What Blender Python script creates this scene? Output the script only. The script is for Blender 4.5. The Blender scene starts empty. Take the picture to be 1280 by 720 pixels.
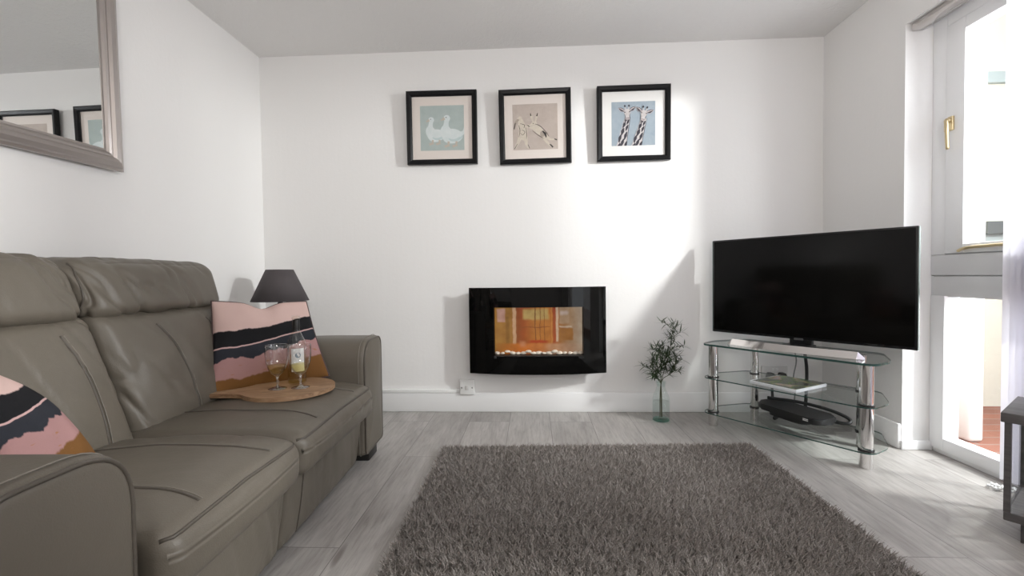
import bpy, bmesh, math, random
import numpy as np
from mathutils import Vector, Matrix, noise
from mathutils.bvhtree import BVHTree
random.seed(7); rng = np.random.default_rng(7)
PI = math.pi
SC = bpy.context.scene
COL = SC.collection

# ------------------------------------------------------------------ room sizes (metres)
XL, XR, D, H = -1.788, 1.826, 2.912, 2.35
ZC = 0.884

# ------------------------------------------------------------------ node helpers
def mat(name, col=(.8,.8,.8), rough=.5, metal=0., spec=.5, **kw):
    m = bpy.data.materials.new(name); m.use_nodes = True
    b = m.node_tree.nodes['Principled BSDF']
    b.inputs['Base Color'].default_value = (*col, 1)
    b.inputs['Roughness'].default_value = rough
    b.inputs['Metallic'].default_value = metal
    b.inputs['Specular IOR Level'].default_value = spec
    for k, v in kw.items():
        b.inputs[k.replace('_', ' ')].default_value = v
    return m
class NT:
    def __init__(s, m): s.m = m; s.t = m.node_tree; s.b = s.t.nodes.get('Principled BSDF')
    def n(s, typ, **kw):
        nd = s.t.nodes.new(typ)
        for k, v in kw.items(): setattr(nd, k, v)
        return nd
    def l(s, a, b): s.t.links.new(a, b)
    def math(s, op, a, b=None, clamp=False):
        nd = s.n('ShaderNodeMath', operation=op); nd.use_clamp = clamp
        for i, v in enumerate((a, b)):
            if v is None: continue
            if isinstance(v, (int, float)): nd.inputs[i].default_value = v
            else: s.l(v, nd.inputs[i])
        return nd.outputs[0]
    def mix(s, f, a, b, blend='MIX'):
        nd = s.n('ShaderNodeMix', data_type='RGBA', blend_type=blend)
        for i, v in ((0, f), (6, a), (7, b)):
            if isinstance(v, (int, float)): nd.inputs[i].default_value = v
            elif isinstance(v, tuple): nd.inputs[i].default_value = (*v, 1)
            else: s.l(v, nd.inputs[i])
        return nd.outputs[2]
    def coord(s, which='Object', scale=(1,1,1), loc=(0,0,0), rot=(0,0,0)):
        tc = s.n('ShaderNodeTexCoord'); mp = s.n('ShaderNodeMapping')
        mp.inputs['Scale'].default_value = scale; mp.inputs['Location'].default_value = loc
        mp.inputs['Rotation'].default_value = rot
        s.l(tc.outputs[which], mp.inputs[0]); return mp.outputs[0]
    def noise(s, vec, scale, detail=3, rough=.5, dist=0.):
        nd = s.n('ShaderNodeTexNoise'); s.l(vec, nd.inputs['Vector'])
        nd.inputs['Scale'].default_value = scale; nd.inputs['Detail'].default_value = detail
        nd.inputs['Roughness'].default_value = rough; nd.inputs['Distortion'].default_value = dist
        return nd
    def ramp(s, f, stops, interp='LINEAR'):
        nd = s.n('ShaderNodeValToRGB'); cr = nd.color_ramp; cr.interpolation = interp
        while len(cr.elements) < len(stops): cr.elements.new(.5)
        for e, (p, c) in zip(cr.elements, stops):
            e.position = p; e.color = (*c, 1) if len(c) == 3 else c
        s.l(f, nd.inputs[0]); return nd.outputs[0]
    def bump(s, h, strength, dist=.01):
        nd = s.n('ShaderNodeBump'); nd.inputs['Strength'].default_value = strength
        nd.inputs['Distance'].default_value = dist
        s.l(h, nd.inputs['Height']); s.l(nd.outputs[0], s.b.inputs['Normal'])
def glassy(name, tint=(1,1,1), gloss=1.0, rough=0.0):
    """thin clear pane: straight-through transmission plus a Fresnel reflection"""
    m = bpy.data.materials.new(name); m.use_nodes = True
    t = m.node_tree; t.nodes.clear(); k = NT(m)
    out = k.n('ShaderNodeOutputMaterial'); tr = k.n('ShaderNodeBsdfTransparent'); gl = k.n('ShaderNodeBsdfGlossy')
    tr.inputs[0].default_value = (*tint, 1); gl.inputs['Roughness'].default_value = rough
    fr = k.n('ShaderNodeFresnel'); fr.inputs[0].default_value = 1.45
    mx = k.n('ShaderNodeMixShader')
    geo = k.n('ShaderNodeNewGeometry')
    f = k.math('MULTIPLY', fr.outputs[0], gloss)
    f = k.math('MULTIPLY', f, k.math('SUBTRACT', 1.0, geo.outputs['Backfacing']))
    k.l(f, mx.inputs[0]); k.l(tr.outputs[0], mx.inputs[1]); k.l(gl.outputs[0], mx.inputs[2])
    k.l(mx.outputs[0], out.inputs[0]); return m
def emit(name, col, strength):
    m = bpy.data.materials.new(name); m.use_nodes = True
    b = m.node_tree.nodes['Principled BSDF']
    b.inputs['Base Color'].default_value = (*col, 1)
    b.inputs['Emission Color'].default_value = (*col, 1); b.inputs['Emission Strength'].default_value = strength
    return m

# ------------------------------------------------------------------ materials
M = {}
def wallmat():
    m = mat('wall_paint', (.84,.83,.82), .9, spec=.2); k = NT(m)
    v = k.coord('Object'); n = k.noise(v, 60, 3); n2 = k.noise(k.coord('Object', (14,14,1.2)), 3, 2)
    k.bump(k.math('ADD', n.outputs[0], k.math('MULTIPLY', n2.outputs[0], .8)), .12, .004); return m
M['wall'] = wallmat()
def ceilmat():
    m = mat('ceiling_artex', (.80,.79,.78), .95, spec=.1); k = NT(m)
    n = k.noise(k.coord('Object'), 26, 4, .6, 1.2); n2 = k.noise(k.coord('Object'), 90, 2)
    k.bump(k.math('ADD', n.outputs[0], k.math('MULTIPLY', n2.outputs[0], .4)), .55, .008); return m
M['ceiling'] = ceilmat()
M['white'] = mat('white_gloss_paint', (.86,.86,.86), .35)
M['upvc'] = mat('white_window_plastic', (.91,.915,.925), .3)
M['grey_board'] = mat('pale_grey_board', (.80,.805,.815), .4)
def floormat():
    m = mat('grey_oak_laminate', (.5,.5,.5), .42, spec=.35); k = NT(m)
    tc = k.n('ShaderNodeTexCoord'); sp = k.n('ShaderNodeSeparateXYZ'); k.l(tc.outputs['Object'], sp.inputs[0])
    W, R = 1.28, .247
    tx = k.math('ADD', sp.outputs[1], -(2.166 - W) + 5*W); ty = k.math('ADD', sp.outputs[0], .398 + R*20)
    cb = k.n('ShaderNodeCombineXYZ'); k.l(tx, cb.inputs[0]); k.l(ty, cb.inputs[1])
    br = k.n('ShaderNodeTexBrick'); k.l(cb.outputs[0], br.inputs['Vector'])
    br.offset = .583; br.offset_frequency = 2; br.squash = 1
    for nm, v in (('Scale',1),('Mortar Size',.0016),('Mortar Smooth',.2),('Bias',0),('Brick Width',W),('Row Height',R)):
        br.inputs[nm].default_value = v
    br.inputs['Color1'].default_value = (0,0,0,1); br.inputs['Color2'].default_value = (1,1,1,1); br.inputs['Mortar'].default_value = (.5,.5,.5,1)
    # grain, shifted plank by plank
    mv = k.n('ShaderNodeCombineXYZ')
    off = k.math('MULTIPLY', br.outputs['Color'], 37.0)
    k.l(k.math('MULTIPLY', sp.outputs[0], 1.0), mv.inputs[0])
    k.l(k.math('MULTIPLY', sp.outputs[1], .085), mv.inputs[1]); k.l(off, mv.inputs[2])
    g1 = k.noise(mv.outputs[0], 85, 6, .66, .35)
    mv2 = k.n('ShaderNodeCombineXYZ'); k.l(sp.outputs[0], mv2.inputs[0]); k.l(k.math('MULTIPLY', sp.outputs[1], .25), mv2.inputs[1]); k.l(off, mv2.inputs[2])
    g2 = k.noise(mv2.outputs[0], 7, 3, .5, 1.2)
    kn = k.noise(mv2.outputs[0], 13, 1, .4, .3)
    c = k.ramp(g1.outputs[0], [(.28,(.305,.285,.270)),(.5,(.420,.398,.380)),(.72,(.495,.472,.453))])
    c2 = k.ramp(g2.outputs[0], [(.32,(.78,.77,.765)),(.6,(1,1,1))])
    c = k.mix(1.0, c, c2, 'MULTIPLY')
    pl = k.ramp(br.outputs['Color'], [(0,(.87,.86,.85)),(.5,(.98,.98,.98)),(1,(1.06,1.06,1.06))])
    c = k.mix(1.0, c, pl, 'MULTIPLY')
    c = k.mix(1.0, c, k.ramp(kn.outputs[0], [(.74,(1,1,1)),(.80,(.55,.53,.52))]), 'MULTIPLY')
    c = k.mix(k.math('MULTIPLY', br.outputs['Fac'], .75), c, (.13,.12,.115))
    k.l(c, k.b.inputs['Base Color'])
    rr = k.math('ADD', k.math('MULTIPLY', g1.outputs[0], .22), .3); k.l(rr, k.b.inputs['Roughness'])
    k.bump(k.math('SUBTRACT', g1.outputs[0], k.math('MULTIPLY', br.outputs['Fac'], 2.0)), .12, .002)
    return m
M['floor'] = floormat()
def leather(name, col, rough=.42):
    m = mat(name, col, rough, spec=.4); k = NT(m); v = k.coord('Object')
    n = k.noise(v, 3.0, 3, .5, .6); c = k.mix(n.outputs[0], tuple(x*.86 for x in col), tuple(x*1.12 for x in col))
    k.l(c, k.b.inputs['Base Color'])
    vo = k.n('ShaderNodeTexVoronoi'); k.l(v, vo.inputs['Vector']); vo.inputs['Scale'].default_value = 330
    n2 = k.noise(v, 45, 3)
    k.bump(k.math('ADD', k.math('MULTIPLY', vo.outputs['Distance'], .35), n2.outputs[0]), .22, .0025); return m
M['leather'] = leather('taupe_leather', (.128,.112,.090))
M['leather_dark'] = leather('taupe_leather_piping', (.085,.073,.060))
M['stitch'] = mat('stitch_thread', (.20,.18,.155), .7)
M['black_plastic'] = mat('black_plastic', (.012,.012,.013), .4)
M['foot'] = mat('black_foot', (.012,.011,.010), .5)
M['chrome'] = mat('chrome', (.78,.77,.76), .08, 1.0)
M['silver'] = mat('polished_silver', (.66,.63,.61), .09, 1.0)
M['pewter'] = mat('brushed_pewter', (.46,.42,.40), .30, .85)
M['pewter_dark'] = mat('dark_pewter', (.20,.18,.17), .35, .85)
M['mirror'] = mat('mirror_silvering', (.86,.88,.88), .0, 1.0)
M['tv_screen'] = mat('tv_screen', (.003,.003,.003), .10, spec=.2)
M['tv_bezel'] = mat('tv_bezel', (.008,.008,.009), .25, spec=.4)
M['tv_edge'] = mat('tv_side_strip', (.30,.36,.35), .25, .4)
M['fire_glass'] = mat('black_fire_glass', (.003,.003,.003), .03, spec=.26)
M['brass'] = mat('brass', (.66,.54,.33), .3, 1.0)
M['picture_frame'] = mat('black_picture_frame', (.008,.008,.009), .36, spec=.2)
M['mat_cream'] = mat('cream_mount', (.82,.73,.68), .9)
M['mat_white'] = mat('white_mount', (.84,.81,.79), .9)
M['clear'] = glassy('clear_glass', (.985,.99,.99), .9)
M['drink_glass'] = glassy('drinking_glass', (.985,.985,.985), 2.6, .03)
M['cut_glass'] = glassy('cut_glass', (.95,.95,.95), 2.6, .06)
_k = NT(M['cut_glass'])
for nd in list(_k.t.nodes):
    if nd.type == 'MIX_SHADER':
        src = nd.inputs[0].links[0].from_socket; _k.l(_k.math('ADD', src, .24, True), nd.inputs[0])
M['pic_glass'] = glassy('picture_glass', (.97,.975,.975), .7)
M['window_glass'] = glassy('window_glass', (.97,.985,.985), .8)
M['shelf_glass'] = glassy('shelf_glass', (.945,.968,.96), 1.0)
M['shelf_edge'] = mat('green_glass_edge', (.035,.085,.075), .1, spec=.6)
M['green_glass'] = glassy('pale_green_bottle_glass', (.945,.975,.966), 1.1)
M['green_glass_base'] = glassy('thick_green_glass', (.66,.85,.80), 1.2)
M['water'] = glassy('water', (.95,.966,.96), .9)
M['wine'] = glassy('white_wine', (.93,.89,.66), .8)
M['wine_bottle_glass'] = glassy('wine_bottle_glass', (.95,.95,.91), 1.6)
M['paper'] = mat('white_label_paper', (.80,.80,.78), .7)
M['label_ink'] = mat('blue_grey_ink', (.20,.27,.33), .8)
M['capsule'] = mat('black_capsule', (.012,.012,.012), .35)
def woodmat():
    m = mat('olive_wood_board', (.5,.32,.18), .5); k = NT(m)
    v = k.coord('Object', (3,16,16)); n = k.noise(v, 2.4, 4, .6, 1.5)
    k.l(k.ramp(n.outputs[0], [(.28,(.17,.095,.048)),(.5,(.34,.205,.115)),(.72,(.46,.305,.185))]), k.b.inputs['Base Color']); return m
M['wood'] = woodmat()
M['shade'] = mat('charcoal_lampshade', (.075,.065,.068), .85)
M['lamp_metal'] = mat('dark_lamp_metal', (.03,.028,.028), .3, .8)
M['table_wood'] = mat('dark_table_wood', (.10,.075,.055), .5)
M['leaf'] = mat('dark_green_leaf', (.032,.060,.020), .5)
M['stem'] = mat('green_brown_stem', (.07,.075,.03), .6)
M['socket'] = mat('white_socket_plastic', (.80,.80,.79), .35)
M['socket_dark'] = mat('socket_screw', (.25,.24,.23), .4, .6)
M['metal_socket'] = mat('white_double_socket', (.66,.65,.64), .35)
M['cable'] = mat('black_cable', (.012,.012,.013), .5)
M['grey_cable'] = mat('grey_cable', (.20,.20,.20), .5)
M['pebble'] = mat('cream_pebble', (.74,.66,.55), .45)
M['slat'] = None
M['dark_wood'] = mat('dark_grey_wood', (.085,.078,.078), .5)
def greywood():
    m = mat('dark_grey_wood', (.085,.078,.078), .5); k = NT(m)
    n = k.noise(k.coord('Object', (4,40,40)), 1.5, 4)
    k.l(k.ramp(n.outputs[0], [(.3,(.06,.055,.056)),(.7,(.125,.115,.115))]), k.b.inputs['Base Color']); return m
M['dark_wood'] = greywood()
def slatmat():
    m = bpy.data.materials.new('white_blind_fabric'); m.use_nodes = True; t = m.node_tree; t.nodes.clear(); k = NT(m)
    o = k.n('ShaderNodeOutputMaterial'); d = k.n('ShaderNodeBsdfDiffuse'); tr = k.n('ShaderNodeBsdfTranslucent'); mx = k.n('ShaderNodeMixShader')
    d.inputs[0].default_value = (.80,.79,.84,1); tr.inputs[0].default_value = (.80,.79,.84,1); mx.inputs[0].default_value = .5
    k.l(d.outputs[0], mx.inputs[1]); k.l(tr.outputs[0], mx.inputs[2]); k.l(mx.outputs[0], o.inputs[0]); return m
M['slat'] = slatmat()
M['ext_white'] = mat('exterior_white_render', (.84,.84,.82), .9)
M['ext_cream'] = mat('exterior_cream_render', (.78,.76,.66), .9)
M['ext_grey'] = mat('exterior_grey_trim', (.42,.48,.48), .6)
def patiomat():
    m = mat('red_brick_paving', (.3,.12,.08), .8); k = NT(m)
    br = k.n('ShaderNodeTexBrick'); k.l(k.coord('Object'), br.inputs['Vector'])
    for nm, v in (('Scale',1),('Mortar Size',.006),('Brick Width',.21),('Row Height',.105)): br.inputs[nm].default_value = v
    br.inputs['Color1'].default_value = (.33,.13,.085,1); br.inputs['Color2'].default_value = (.25,.11,.08,1); br.inputs['Mortar'].default_value = (.28,.20,.17,1)
    k.l(br.outputs['Color'], k.b.inputs['Base Color']); return m
M['patio'] = patiomat()

# ------------------------------------------------------------------ mesh helpers
def link(name, bm, m, parent=None, smooth=False, loc=None, rot=None):
    me = bpy.data.meshes.new(name); bm.to_mesh(me); bm.free()
    for x in (m if isinstance(m, (list, tuple)) else [m]): me.materials.append(x)
    if smooth:
        for p in me.polygons: p.use_smooth = True
    o = bpy.data.objects.new(name, me); COL.objects.link(o)
    if parent: o.parent = parent
    if loc is not None: o.location = loc
    if rot is not None: o.rotation_euler = rot
    return o
def auto_smooth(o, deg=40):
    me = o.data
    for p in me.polygons: p.use_smooth = True
    bm = bmesh.new(); bm.from_mesh(me)
    for e in bm.edges:
        if len(e.link_faces) == 2 and e.calc_face_angle(0) > math.radians(deg): e.smooth = False
    bm.to_mesh(me); bm.free(); return o
def thing(name, label, cat, loc=(0,0,0), rotz=0, group=None):
    o = bpy.data.objects.new(name, None); COL.objects.link(o)
    o.empty_display_size = .05
    o.location = loc; o.rotation_euler = (0, 0, rotz); o['label'] = label; o['category'] = cat
    if group: o['group'] = group
    return o
def tag(o, label, cat, group=None):
    o['label'] = label; o['category'] = cat
    if group: o['group'] = group
    return o
def struct(o): o['kind'] = 'structure'; return o
def box(bm, x0, x1, y0, y1, z0, z1, bev=0., seg=2, mi=0):
    r = bmesh.ops.create_cube(bm, size=1)
    vs = r['verts']
    for v in vs: v.co = Vector((x0+(v.co.x+.5)*(x1-x0), y0+(v.co.y+.5)*(y1-y0), z0+(v.co.z+.5)*(z1-z0)))
    fs = {f for v in vs for f in v.link_faces}
    for f in fs: f.material_index = mi
    if bev > 0:
        es = {e for v in vs for e in v.link_edges}
        bmesh.ops.bevel(bm, geom=list(es), offset=bev, segments=seg, affect='EDGES', profile=.5)
    return bm
def boxobj(name, m, dims, parent=None, bev=0., seg=2):
    bm = bmesh.new(); box(bm, *dims, bev=bev, seg=seg); o = link(name, bm, m, parent)
    return auto_smooth(o) if bev else o
def tube(bm, pts, r, seg=10, closed=False, caps=True, mi=0):
    pts = [Vector(p) for p in pts]; n = len(pts)
    rad = r if isinstance(r, (list, tuple)) else [r]*n
    rings = []; prev = None
    for i, p in enumerate(pts):
        if closed: t = pts[(i+1) % n] - pts[i-1]
        else: t = pts[min(i+1, n-1)] - pts[max(i-1, 0)]
        if t.length < 1e-9: t = Vector((0,0,1))
        t.normalize()
        if prev is None:
            a = Vector((0,0,1)) if abs(t.z) < .9 else Vector((1,0,0)); u = t.cross(a).normalized()
        else:
            u = prev - t*prev.dot(t)
            u = u.normalized() if u.length > 1e-6 else t.orthogonal().normalized()
        prev = u; w = t.cross(u)
        rings.append([bm.verts.new(p + (u*math.cos(2*PI*k/seg) + w*math.sin(2*PI*k/seg))*rad[i]) for k in range(seg)])
    m = n if closed else n-1
    for i in range(m):
        A, B = rings[i], rings[(i+1) % n]
        for k in range(seg):
            f = bm.faces.new((A[k], A[(k+1) % seg], B[(k+1) % seg], B[k])); f.material_index = mi; f.smooth = True
    if caps and not closed:
        bm.faces.new(rings[0][::-1]).material_index = mi; bm.faces.new(rings[-1]).material_index = mi
    return bm
def spline(pts, n=8, closed=False):
    P = [Vector(p) for p in pts]; out = []; N = len(P)
    def g(i): return P[i % N] if closed else P[max(0, min(N-1, i))]
    for i in range(N if closed else N-1):
        p0, p1, p2, p3 = g(i-1), g(i), g(i+1), g(i+2)
        for k in range(n):
            t = k/n
            out.append(.5*((2*p1) + (p2-p0)*t + (2*p0-5*p1+4*p2-p3)*t*t + (3*p1-p0-3*p2+p3)*t**3))
    if not closed: out.append(P[-1].copy())
    return out
def lathe(bm, prof, seg=32, c=(0,0,0), mi=0):
    rings = []
    for r, z in prof:
        if r < 1e-6: rings.append([bm.verts.new((c[0], c[1], c[2]+z))])
        else: rings.append([bm.verts.new((c[0]+r*math.cos(2*PI*k/seg), c[1]+r*math.sin(2*PI*k/seg), c[2]+z)) for k in range(seg)])
    for A, B in zip(rings, rings[1:]):
        for k in range(seg):
            a, b, d, e = A[k % len(A)], A[(k+1) % len(A)], B[(k+1) % len(B)], B[k % len(B)]
            vs = []
            for v in (a, b, d, e):
                if v not in vs: vs.append(v)
            if len(vs) > 2:
                f = bm.faces.new(vs); f.material_index = mi; f.smooth = True
    return bm
def prism(bm, poly, z0, z1, mi=0, mi_side=None):
    a = [bm.verts.new((x, y, z0)) for x, y in poly]; b = [bm.verts.new((x, y, z1)) for x, y in poly]
    bm.faces.new(a[::-1]).material_index = mi; bm.faces.new(b).material_index = mi
    n = len(poly)
    for i in range(n):
        f = bm.faces.new((a[i], a[(i+1) % n], b[(i+1) % n], b[i])); f.material_index = mi if mi_side is None else mi_side
    return bm
def round_poly(poly, rads, seg=6):
    out = []; n = len(poly)
    for i, p in enumerate(poly):
        p = Vector(p); a = (Vector(poly[i-1]) - p); b = (Vector(poly[(i+1) % n]) - p); r = rads[i] if isinstance(rads, (list,tuple)) else rads
        if r <= 0: out.append(tuple(p)); continue
        a.normalize(); b.normalize(); p0, p2 = p + a*r, p + b*r
        for k in range(seg+1):
            t = k/seg; q = p0*(1-t)**2 + p*2*t*(1-t) + p2*t*t; out.append((q.x, q.y))
    return out
def softbox(c, s, r, n=(16,16,16), bulge=(0,0,0,0,0,0), deform=None, wr=0., ws=(6,6,6), seed=0.):
    """cushion: rounded box whose faces puff out; bulge = (-x,+x,-y,+y,-z,+z)"""
    bm = bmesh.new(); h = Vector(s)*.5; c = Vector(c)
    def sp(k, n): 
        t = -1 + 2*k/n
        return math.sin(t*PI/2)*.55 + t*.45
    axes = [(0,1,2),(1,2,0),(2,0,1)]
    for ax, u, w in axes:
        for sg in (-1, 1):
            g = []
            for i in range(n[u]+1):
                row = []
                for j in range(n[w]+1):
                    p = [0,0,0]; p[ax] = sg; p[u] = sp(i, n[u]); p[w] = sp(j, n[w])
                    row.append(bm.verts.new(p))
                g.append(row)
            for i in range(n[u]):
                for j in range(n[w]):
                    q = (g[i][j], g[i+1][j], g[i+1][j+1], g[i][j+1])
                    bm.faces.new(q if sg > 0 else q[::-1])
    bmesh.ops.remove_doubles(bm, verts=bm.verts, dist=1e-5)
    for v in bm.verts:
        p = v.co.copy(); P = Vector((p.x*h.x, p.y*h.y, p.z*h.z))
        inn = Vector([max(-(h[i]-r), min(h[i]-r, P[i])) for i in range(3)])
        d = P - inn
        if d.length > 1e-9: P = inn + d.normalized()*r
        w = [(1-abs(p[i])**2.4) for i in range(3)]
        for a in range(3):
            o1, o2 = (a+1) % 3, (a+2) % 3
            k = p[a]; amt = bulge[2*a+1] if k > 0 else bulge[2*a]
            P[a] += k*amt*w[o1]*w[o2]
        if wr:
            q = Vector((P.x*ws[0]+seed, (P.y+.45*P.z+.2*P.x)*ws[1]+seed*1.7, P.z*ws[2]-seed))
            n1 = noise.noise(q) + .35*noise.noise(q*2.3); n2 = noise.noise(q*.55+Vector((7,3,1)))
            cr = -math.exp(-(n1/.10)**2)*max(0, min(1, .55+1.6*n2)) + .5*n1
            dn = d.normalized() if d.length > 1e-9 else Vector((0,0,1))
            P += dn*wr*cr
        P = P + c
        if deform: P = deform(P, p)
        v.co = P
    return bm
def on_surface(tree, pts, d, lift=.001):
    out = []
    d = Vector(d)
    for p in pts:
        h = tree.ray_cast(Vector(p), d)
        if h[0] is not None: out.append(h[0] - d*lift)
    return out

# ================================================================== SETTING
WALL_T = .26; Y0 = -3.2
WY0, WY1, WZ1 = .95, 2.297, 2.085       # window opening in the right wall (floor to head)
P0, P1 = -1.9, .45                       # second, off-frame patio window in the same wall
struct(boxobj('floor', M['floor'], (XL-.2, XR+WALL_T, Y0, D+.2, -.1, 0)))
struct(boxobj('ceiling', M['ceiling'], (XL-.2, XR+WALL_T, Y0, D+.2, H, H+.1)))
struct(boxobj('wall_back', M['wall'], (XL-.2, XR+WALL_T, D, D+.2, 0, H)))
struct(boxobj('wall_left', M['wall'], (XL-.2, XL, Y0, D, 0, H)))
struct(boxobj('wall_front', M['wall'], (XL-.2, XR+WALL_T, Y0-.2, Y0, 0, H)))
bm = bmesh.new()
box(bm, XR, XR+WALL_T, WY1, D, 0, H); box(bm, XR, XR+WALL_T, P1, WY0, 0, H)
box(bm, XR, XR+WALL_T, WY0, WY1, WZ1, H); box(bm, XR, XR+WALL_T, P0, P1, WZ1, H); box(bm, XR, XR+WALL_T, Y0, P0, 0, H)
struct(link('wall_right', bm, M['wall']))
# skirting boards
def skirt(name, dims):
    return struct(boxobj(name, M['white'], dims, bev=.006))
skirt('baseboard_back', (XL, XR, D-.018, D, 0, .126))
skirt('baseboard_left', (XL, XL+.018, Y0, D-.02, 0, .126))
skirt('baseboard_right', (XR-.018, XR, WY1+.0, D-.02, 0, .126))
bm = bmesh.new(); box(bm, XR-.008, XR+.15, WY1-.014, WY1, 0, .045, bev=.004); box(bm, XR+.135, XR+.152, WY0, WY1-.014, 0, .045, bev=.004)
auto_smooth(struct(link('trim_1', bm, M['white'])))
# slim cable trunking on the skirting, left of the socket
o = boxobj('cable_trunking', M['socket'], (-1.30, -.487, D-.020, D, .127, .149), bev=.003)
tag(o, 'slim white cable trunking lying along the skirting top left of the fire', 'trunking')

# window_1: fixed lower light, two-board transom, opening casement above
GX = 1.985
win = bpy.data.objects.new('window_1', None); COL.objects.link(win); win.location = (GX, 1.6, 0); struct(win)
win['label'] = 'white window with brass handle and low clear pane beside the television'
def wpart(name, m, boxes, bev=.004, parent=win):
    bm = bmesh.new()
    for b in boxes: box(bm, b[0]-GX, b[1]-GX, b[2]-1.6, b[3]-1.6, b[4], b[5], bev=bev)
    return auto_smooth(link(name, bm, m, parent))
wpart('window_frame', M['upvc'], [(1.955,2.03,2.222,WY1,.02,.766),(1.955,2.03,2.222,WY1,.961,WZ1),(1.955,2.03,WY0,WY0+.07,.02,WZ1),(1.955,2.03,WY0+.07,2.222,.02,.080),(1.955,2.03,WY0+.07,2.222,2.03,WZ1)])
wpart('transom_core', M['grey_board'], [(1.972,2.02,WY0+.07,WY1,.76,.965)], 0)
wpart('transom_board', M['grey_board'], [(1.958,2.03,WY0+.07,WY1,.766,.859)], .003)
wpart('transom_board', M['grey_board'], [(1.955,2.03,WY0+.07,WY1,.864,.961)], .003)
cs = wpart('casement', M['upvc'], [(1.950,2.02,2.128,2.220,.965,2.028),(1.950,2.02,1.02,1.075,.965,2.028),(1.950,2.02,1.075,2.128,.965,1.008),(1.950,2.02,1.075,2.128,1.972,2.028)])
wpart('pane', M['window_glass'], [(1.985,1.991,1.07,2.135,1.0,1.98)], 0, cs)
wpart('pane', M['window_glass'], [(1.985,1.991,WY0+.06,2.225,.075,.77)], 0)
# brass fastener: back plate, knuckle and lever
bm = bmesh.new(); box(bm, -.046, -.034, .575, .600, 1.535, 1.600, bev=.003)
tube(bm, spline([(-.036,.588,1.578),(-.06,.586,1.582),(-.068,.578,1.563),(-.070,.574,1.52),(-.066,.574,1.445)], 6), [.010]*6+[.009]*12+[.0075]*6+[.006], 10)
h = link('window_handle', bm, M['brass'], cs, True); h['label'] = 'brass lever handle'
bm = bmesh.new(); tube(bm, spline([(-.044,.54,.975),(-.05,.50,.986),(-.046,.44,.990),(-.046,.25,.992)], 6), .007, 8)
h = link('casement_stay', bm, M['brass'], cs, True); h['label'] = 'brass stay bar'
# blind: slim headrail under the head of the opening + stacked vertical slats
vb = thing('vertical_blind', 'white vertical blind drawn back in a stack beside the dark glass sided cabinet', 'blind', (1.87, 1.55, 0))
bm = bmesh.new(); box(bm, -.026, .026, -.55, .735, 2.048, 2.082, bev=.004); auto_smooth(link('headrail', bm, M['silver'], vb))
slats = []
NS = 24
for i in range(NS):
    y = .300 - i*.026
    a = math.radians(-22 + 4*math.sin(i*1.7))
    bm = bmesh.new(); pts = []
    for k in range(7):
        t = -1 + 2*k/6; pts.append((.030 + t*.040*math.cos(a), y + t*.043*math.sin(a) + .006*(1-t*t)))
    A = [bm.verts.new((px, py, .045)) for px, py in pts]; B = [bm.verts.new((px, py, 2.05)) for px, py in pts]
    for k in range(6): bm.faces.new((A[k], A[k+1], B[k+1], B[k]))
    s = link('slat', bm, M['slat'], vb, True)
bm = bmesh.new()
def beads(bm, pts, r):
    for p in pts: bmesh.ops.create_icosphere(bm, subdivisions=1, radius=r, matrix=Matrix.Translation(p))
path = [Vector((.026*math.cos(k*.62) + .030 - .0014*k, .30 + .022*math.sin(k*.62) + .0012*k, .007 + .003*(k % 3))) for k in range(30)]
beads(bm, path, .006)
tube(bm, path, .0018, 5)
o = link('bead_chain', bm, M['white'], vb, True); o['label'] = 'white bead chain pooled on the floor'

# outside, seen through the glass
struct(boxobj('patio', M['patio'], (XR+WALL_T, 7, -6, 7, -.12, -.02)))
bm = bmesh.new(); box(bm, XR+WALL_T, 7, 3.1, 3.3, -.02, 3.2); struct(link('exterior_wall', bm, M['ext_cream']))
bm = bmesh.new(); box(bm, 5.0, 5.2, -6, 3.1, -.02, 5); struct(link('exterior_wall', bm, M['ext_white']))
xw = thing('outside_window', 'pale grey framed window on the white wall outside the casement', 'window', (3.05, 3.1, 1.1))
bm = bmesh.new()
for b in ((-.10,.42,-.03,0,1.00,1.07),(.06,.11,-.03,0,.02,1.0),(-.10,.42,-.03,0,-.03,.02)): box(bm, *b)
link('frame', bm, M['ext_grey'], xw)
boxobj('sill', mat('dark_grey_sill', (.12,.13,.13), .6), (-.12, .08, -.07, 0, .02, .10), xw)
pp = boxobj('rain_downpipe', M['ext_white'], (2.28, 2.36, 2.44, 2.54, -.02, 2.6), bev=.02, seg=3)
tag(pp, 'white boxed downpipe standing outside the low window pane', 'pipe')

# ================================================================== FIREPLACE
fx0, fx1, fz0, fz1 = -.407, .456, .271, .815
fire = thing('wall_fire', 'black glass wall fire with a curved front and glowing orange window', 'fireplace', (0, D, 0))
fw = (fx0+fx1)/2
def fy(x): # front surface, relative to wall plane
    t = (x-fw)/((fx1-fx0)/2); return -(.085 + .062*(1-t*t))
wx0, wx1, wz0, wz1 = -.248, .312, .383, .690
def curved_panel(x0, x1, z0, z1, n, bm, th=.008):
    F = []; 
    for i in range(n+1):
        x = x0 + (x1-x0)*i/n; y = fy(x)
        F.append([bm.verts.new((x, y, z0)), bm.verts.new((x, y, z1)), bm.verts.new((x, y+th, z0)), bm.verts.new((x, y+th, z1))])
    for a, b in zip(F, F[1:]):
        for q in ((a[0],b[0],b[1],a[1]),(b[2],a[2],a[3],b[3]),(a[1],b[1],b[3],a[3]),(a[2],b[2],b[0],a[0])): bm.faces.new(q).smooth = False
    bm.faces.new((F[0][0],F[0][1],F[0][3],F[0][2])); bm.faces.new((F[-1][0],F[-1][2],F[-1][3],F[-1][1]))
bm = bmesh.new()
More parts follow.
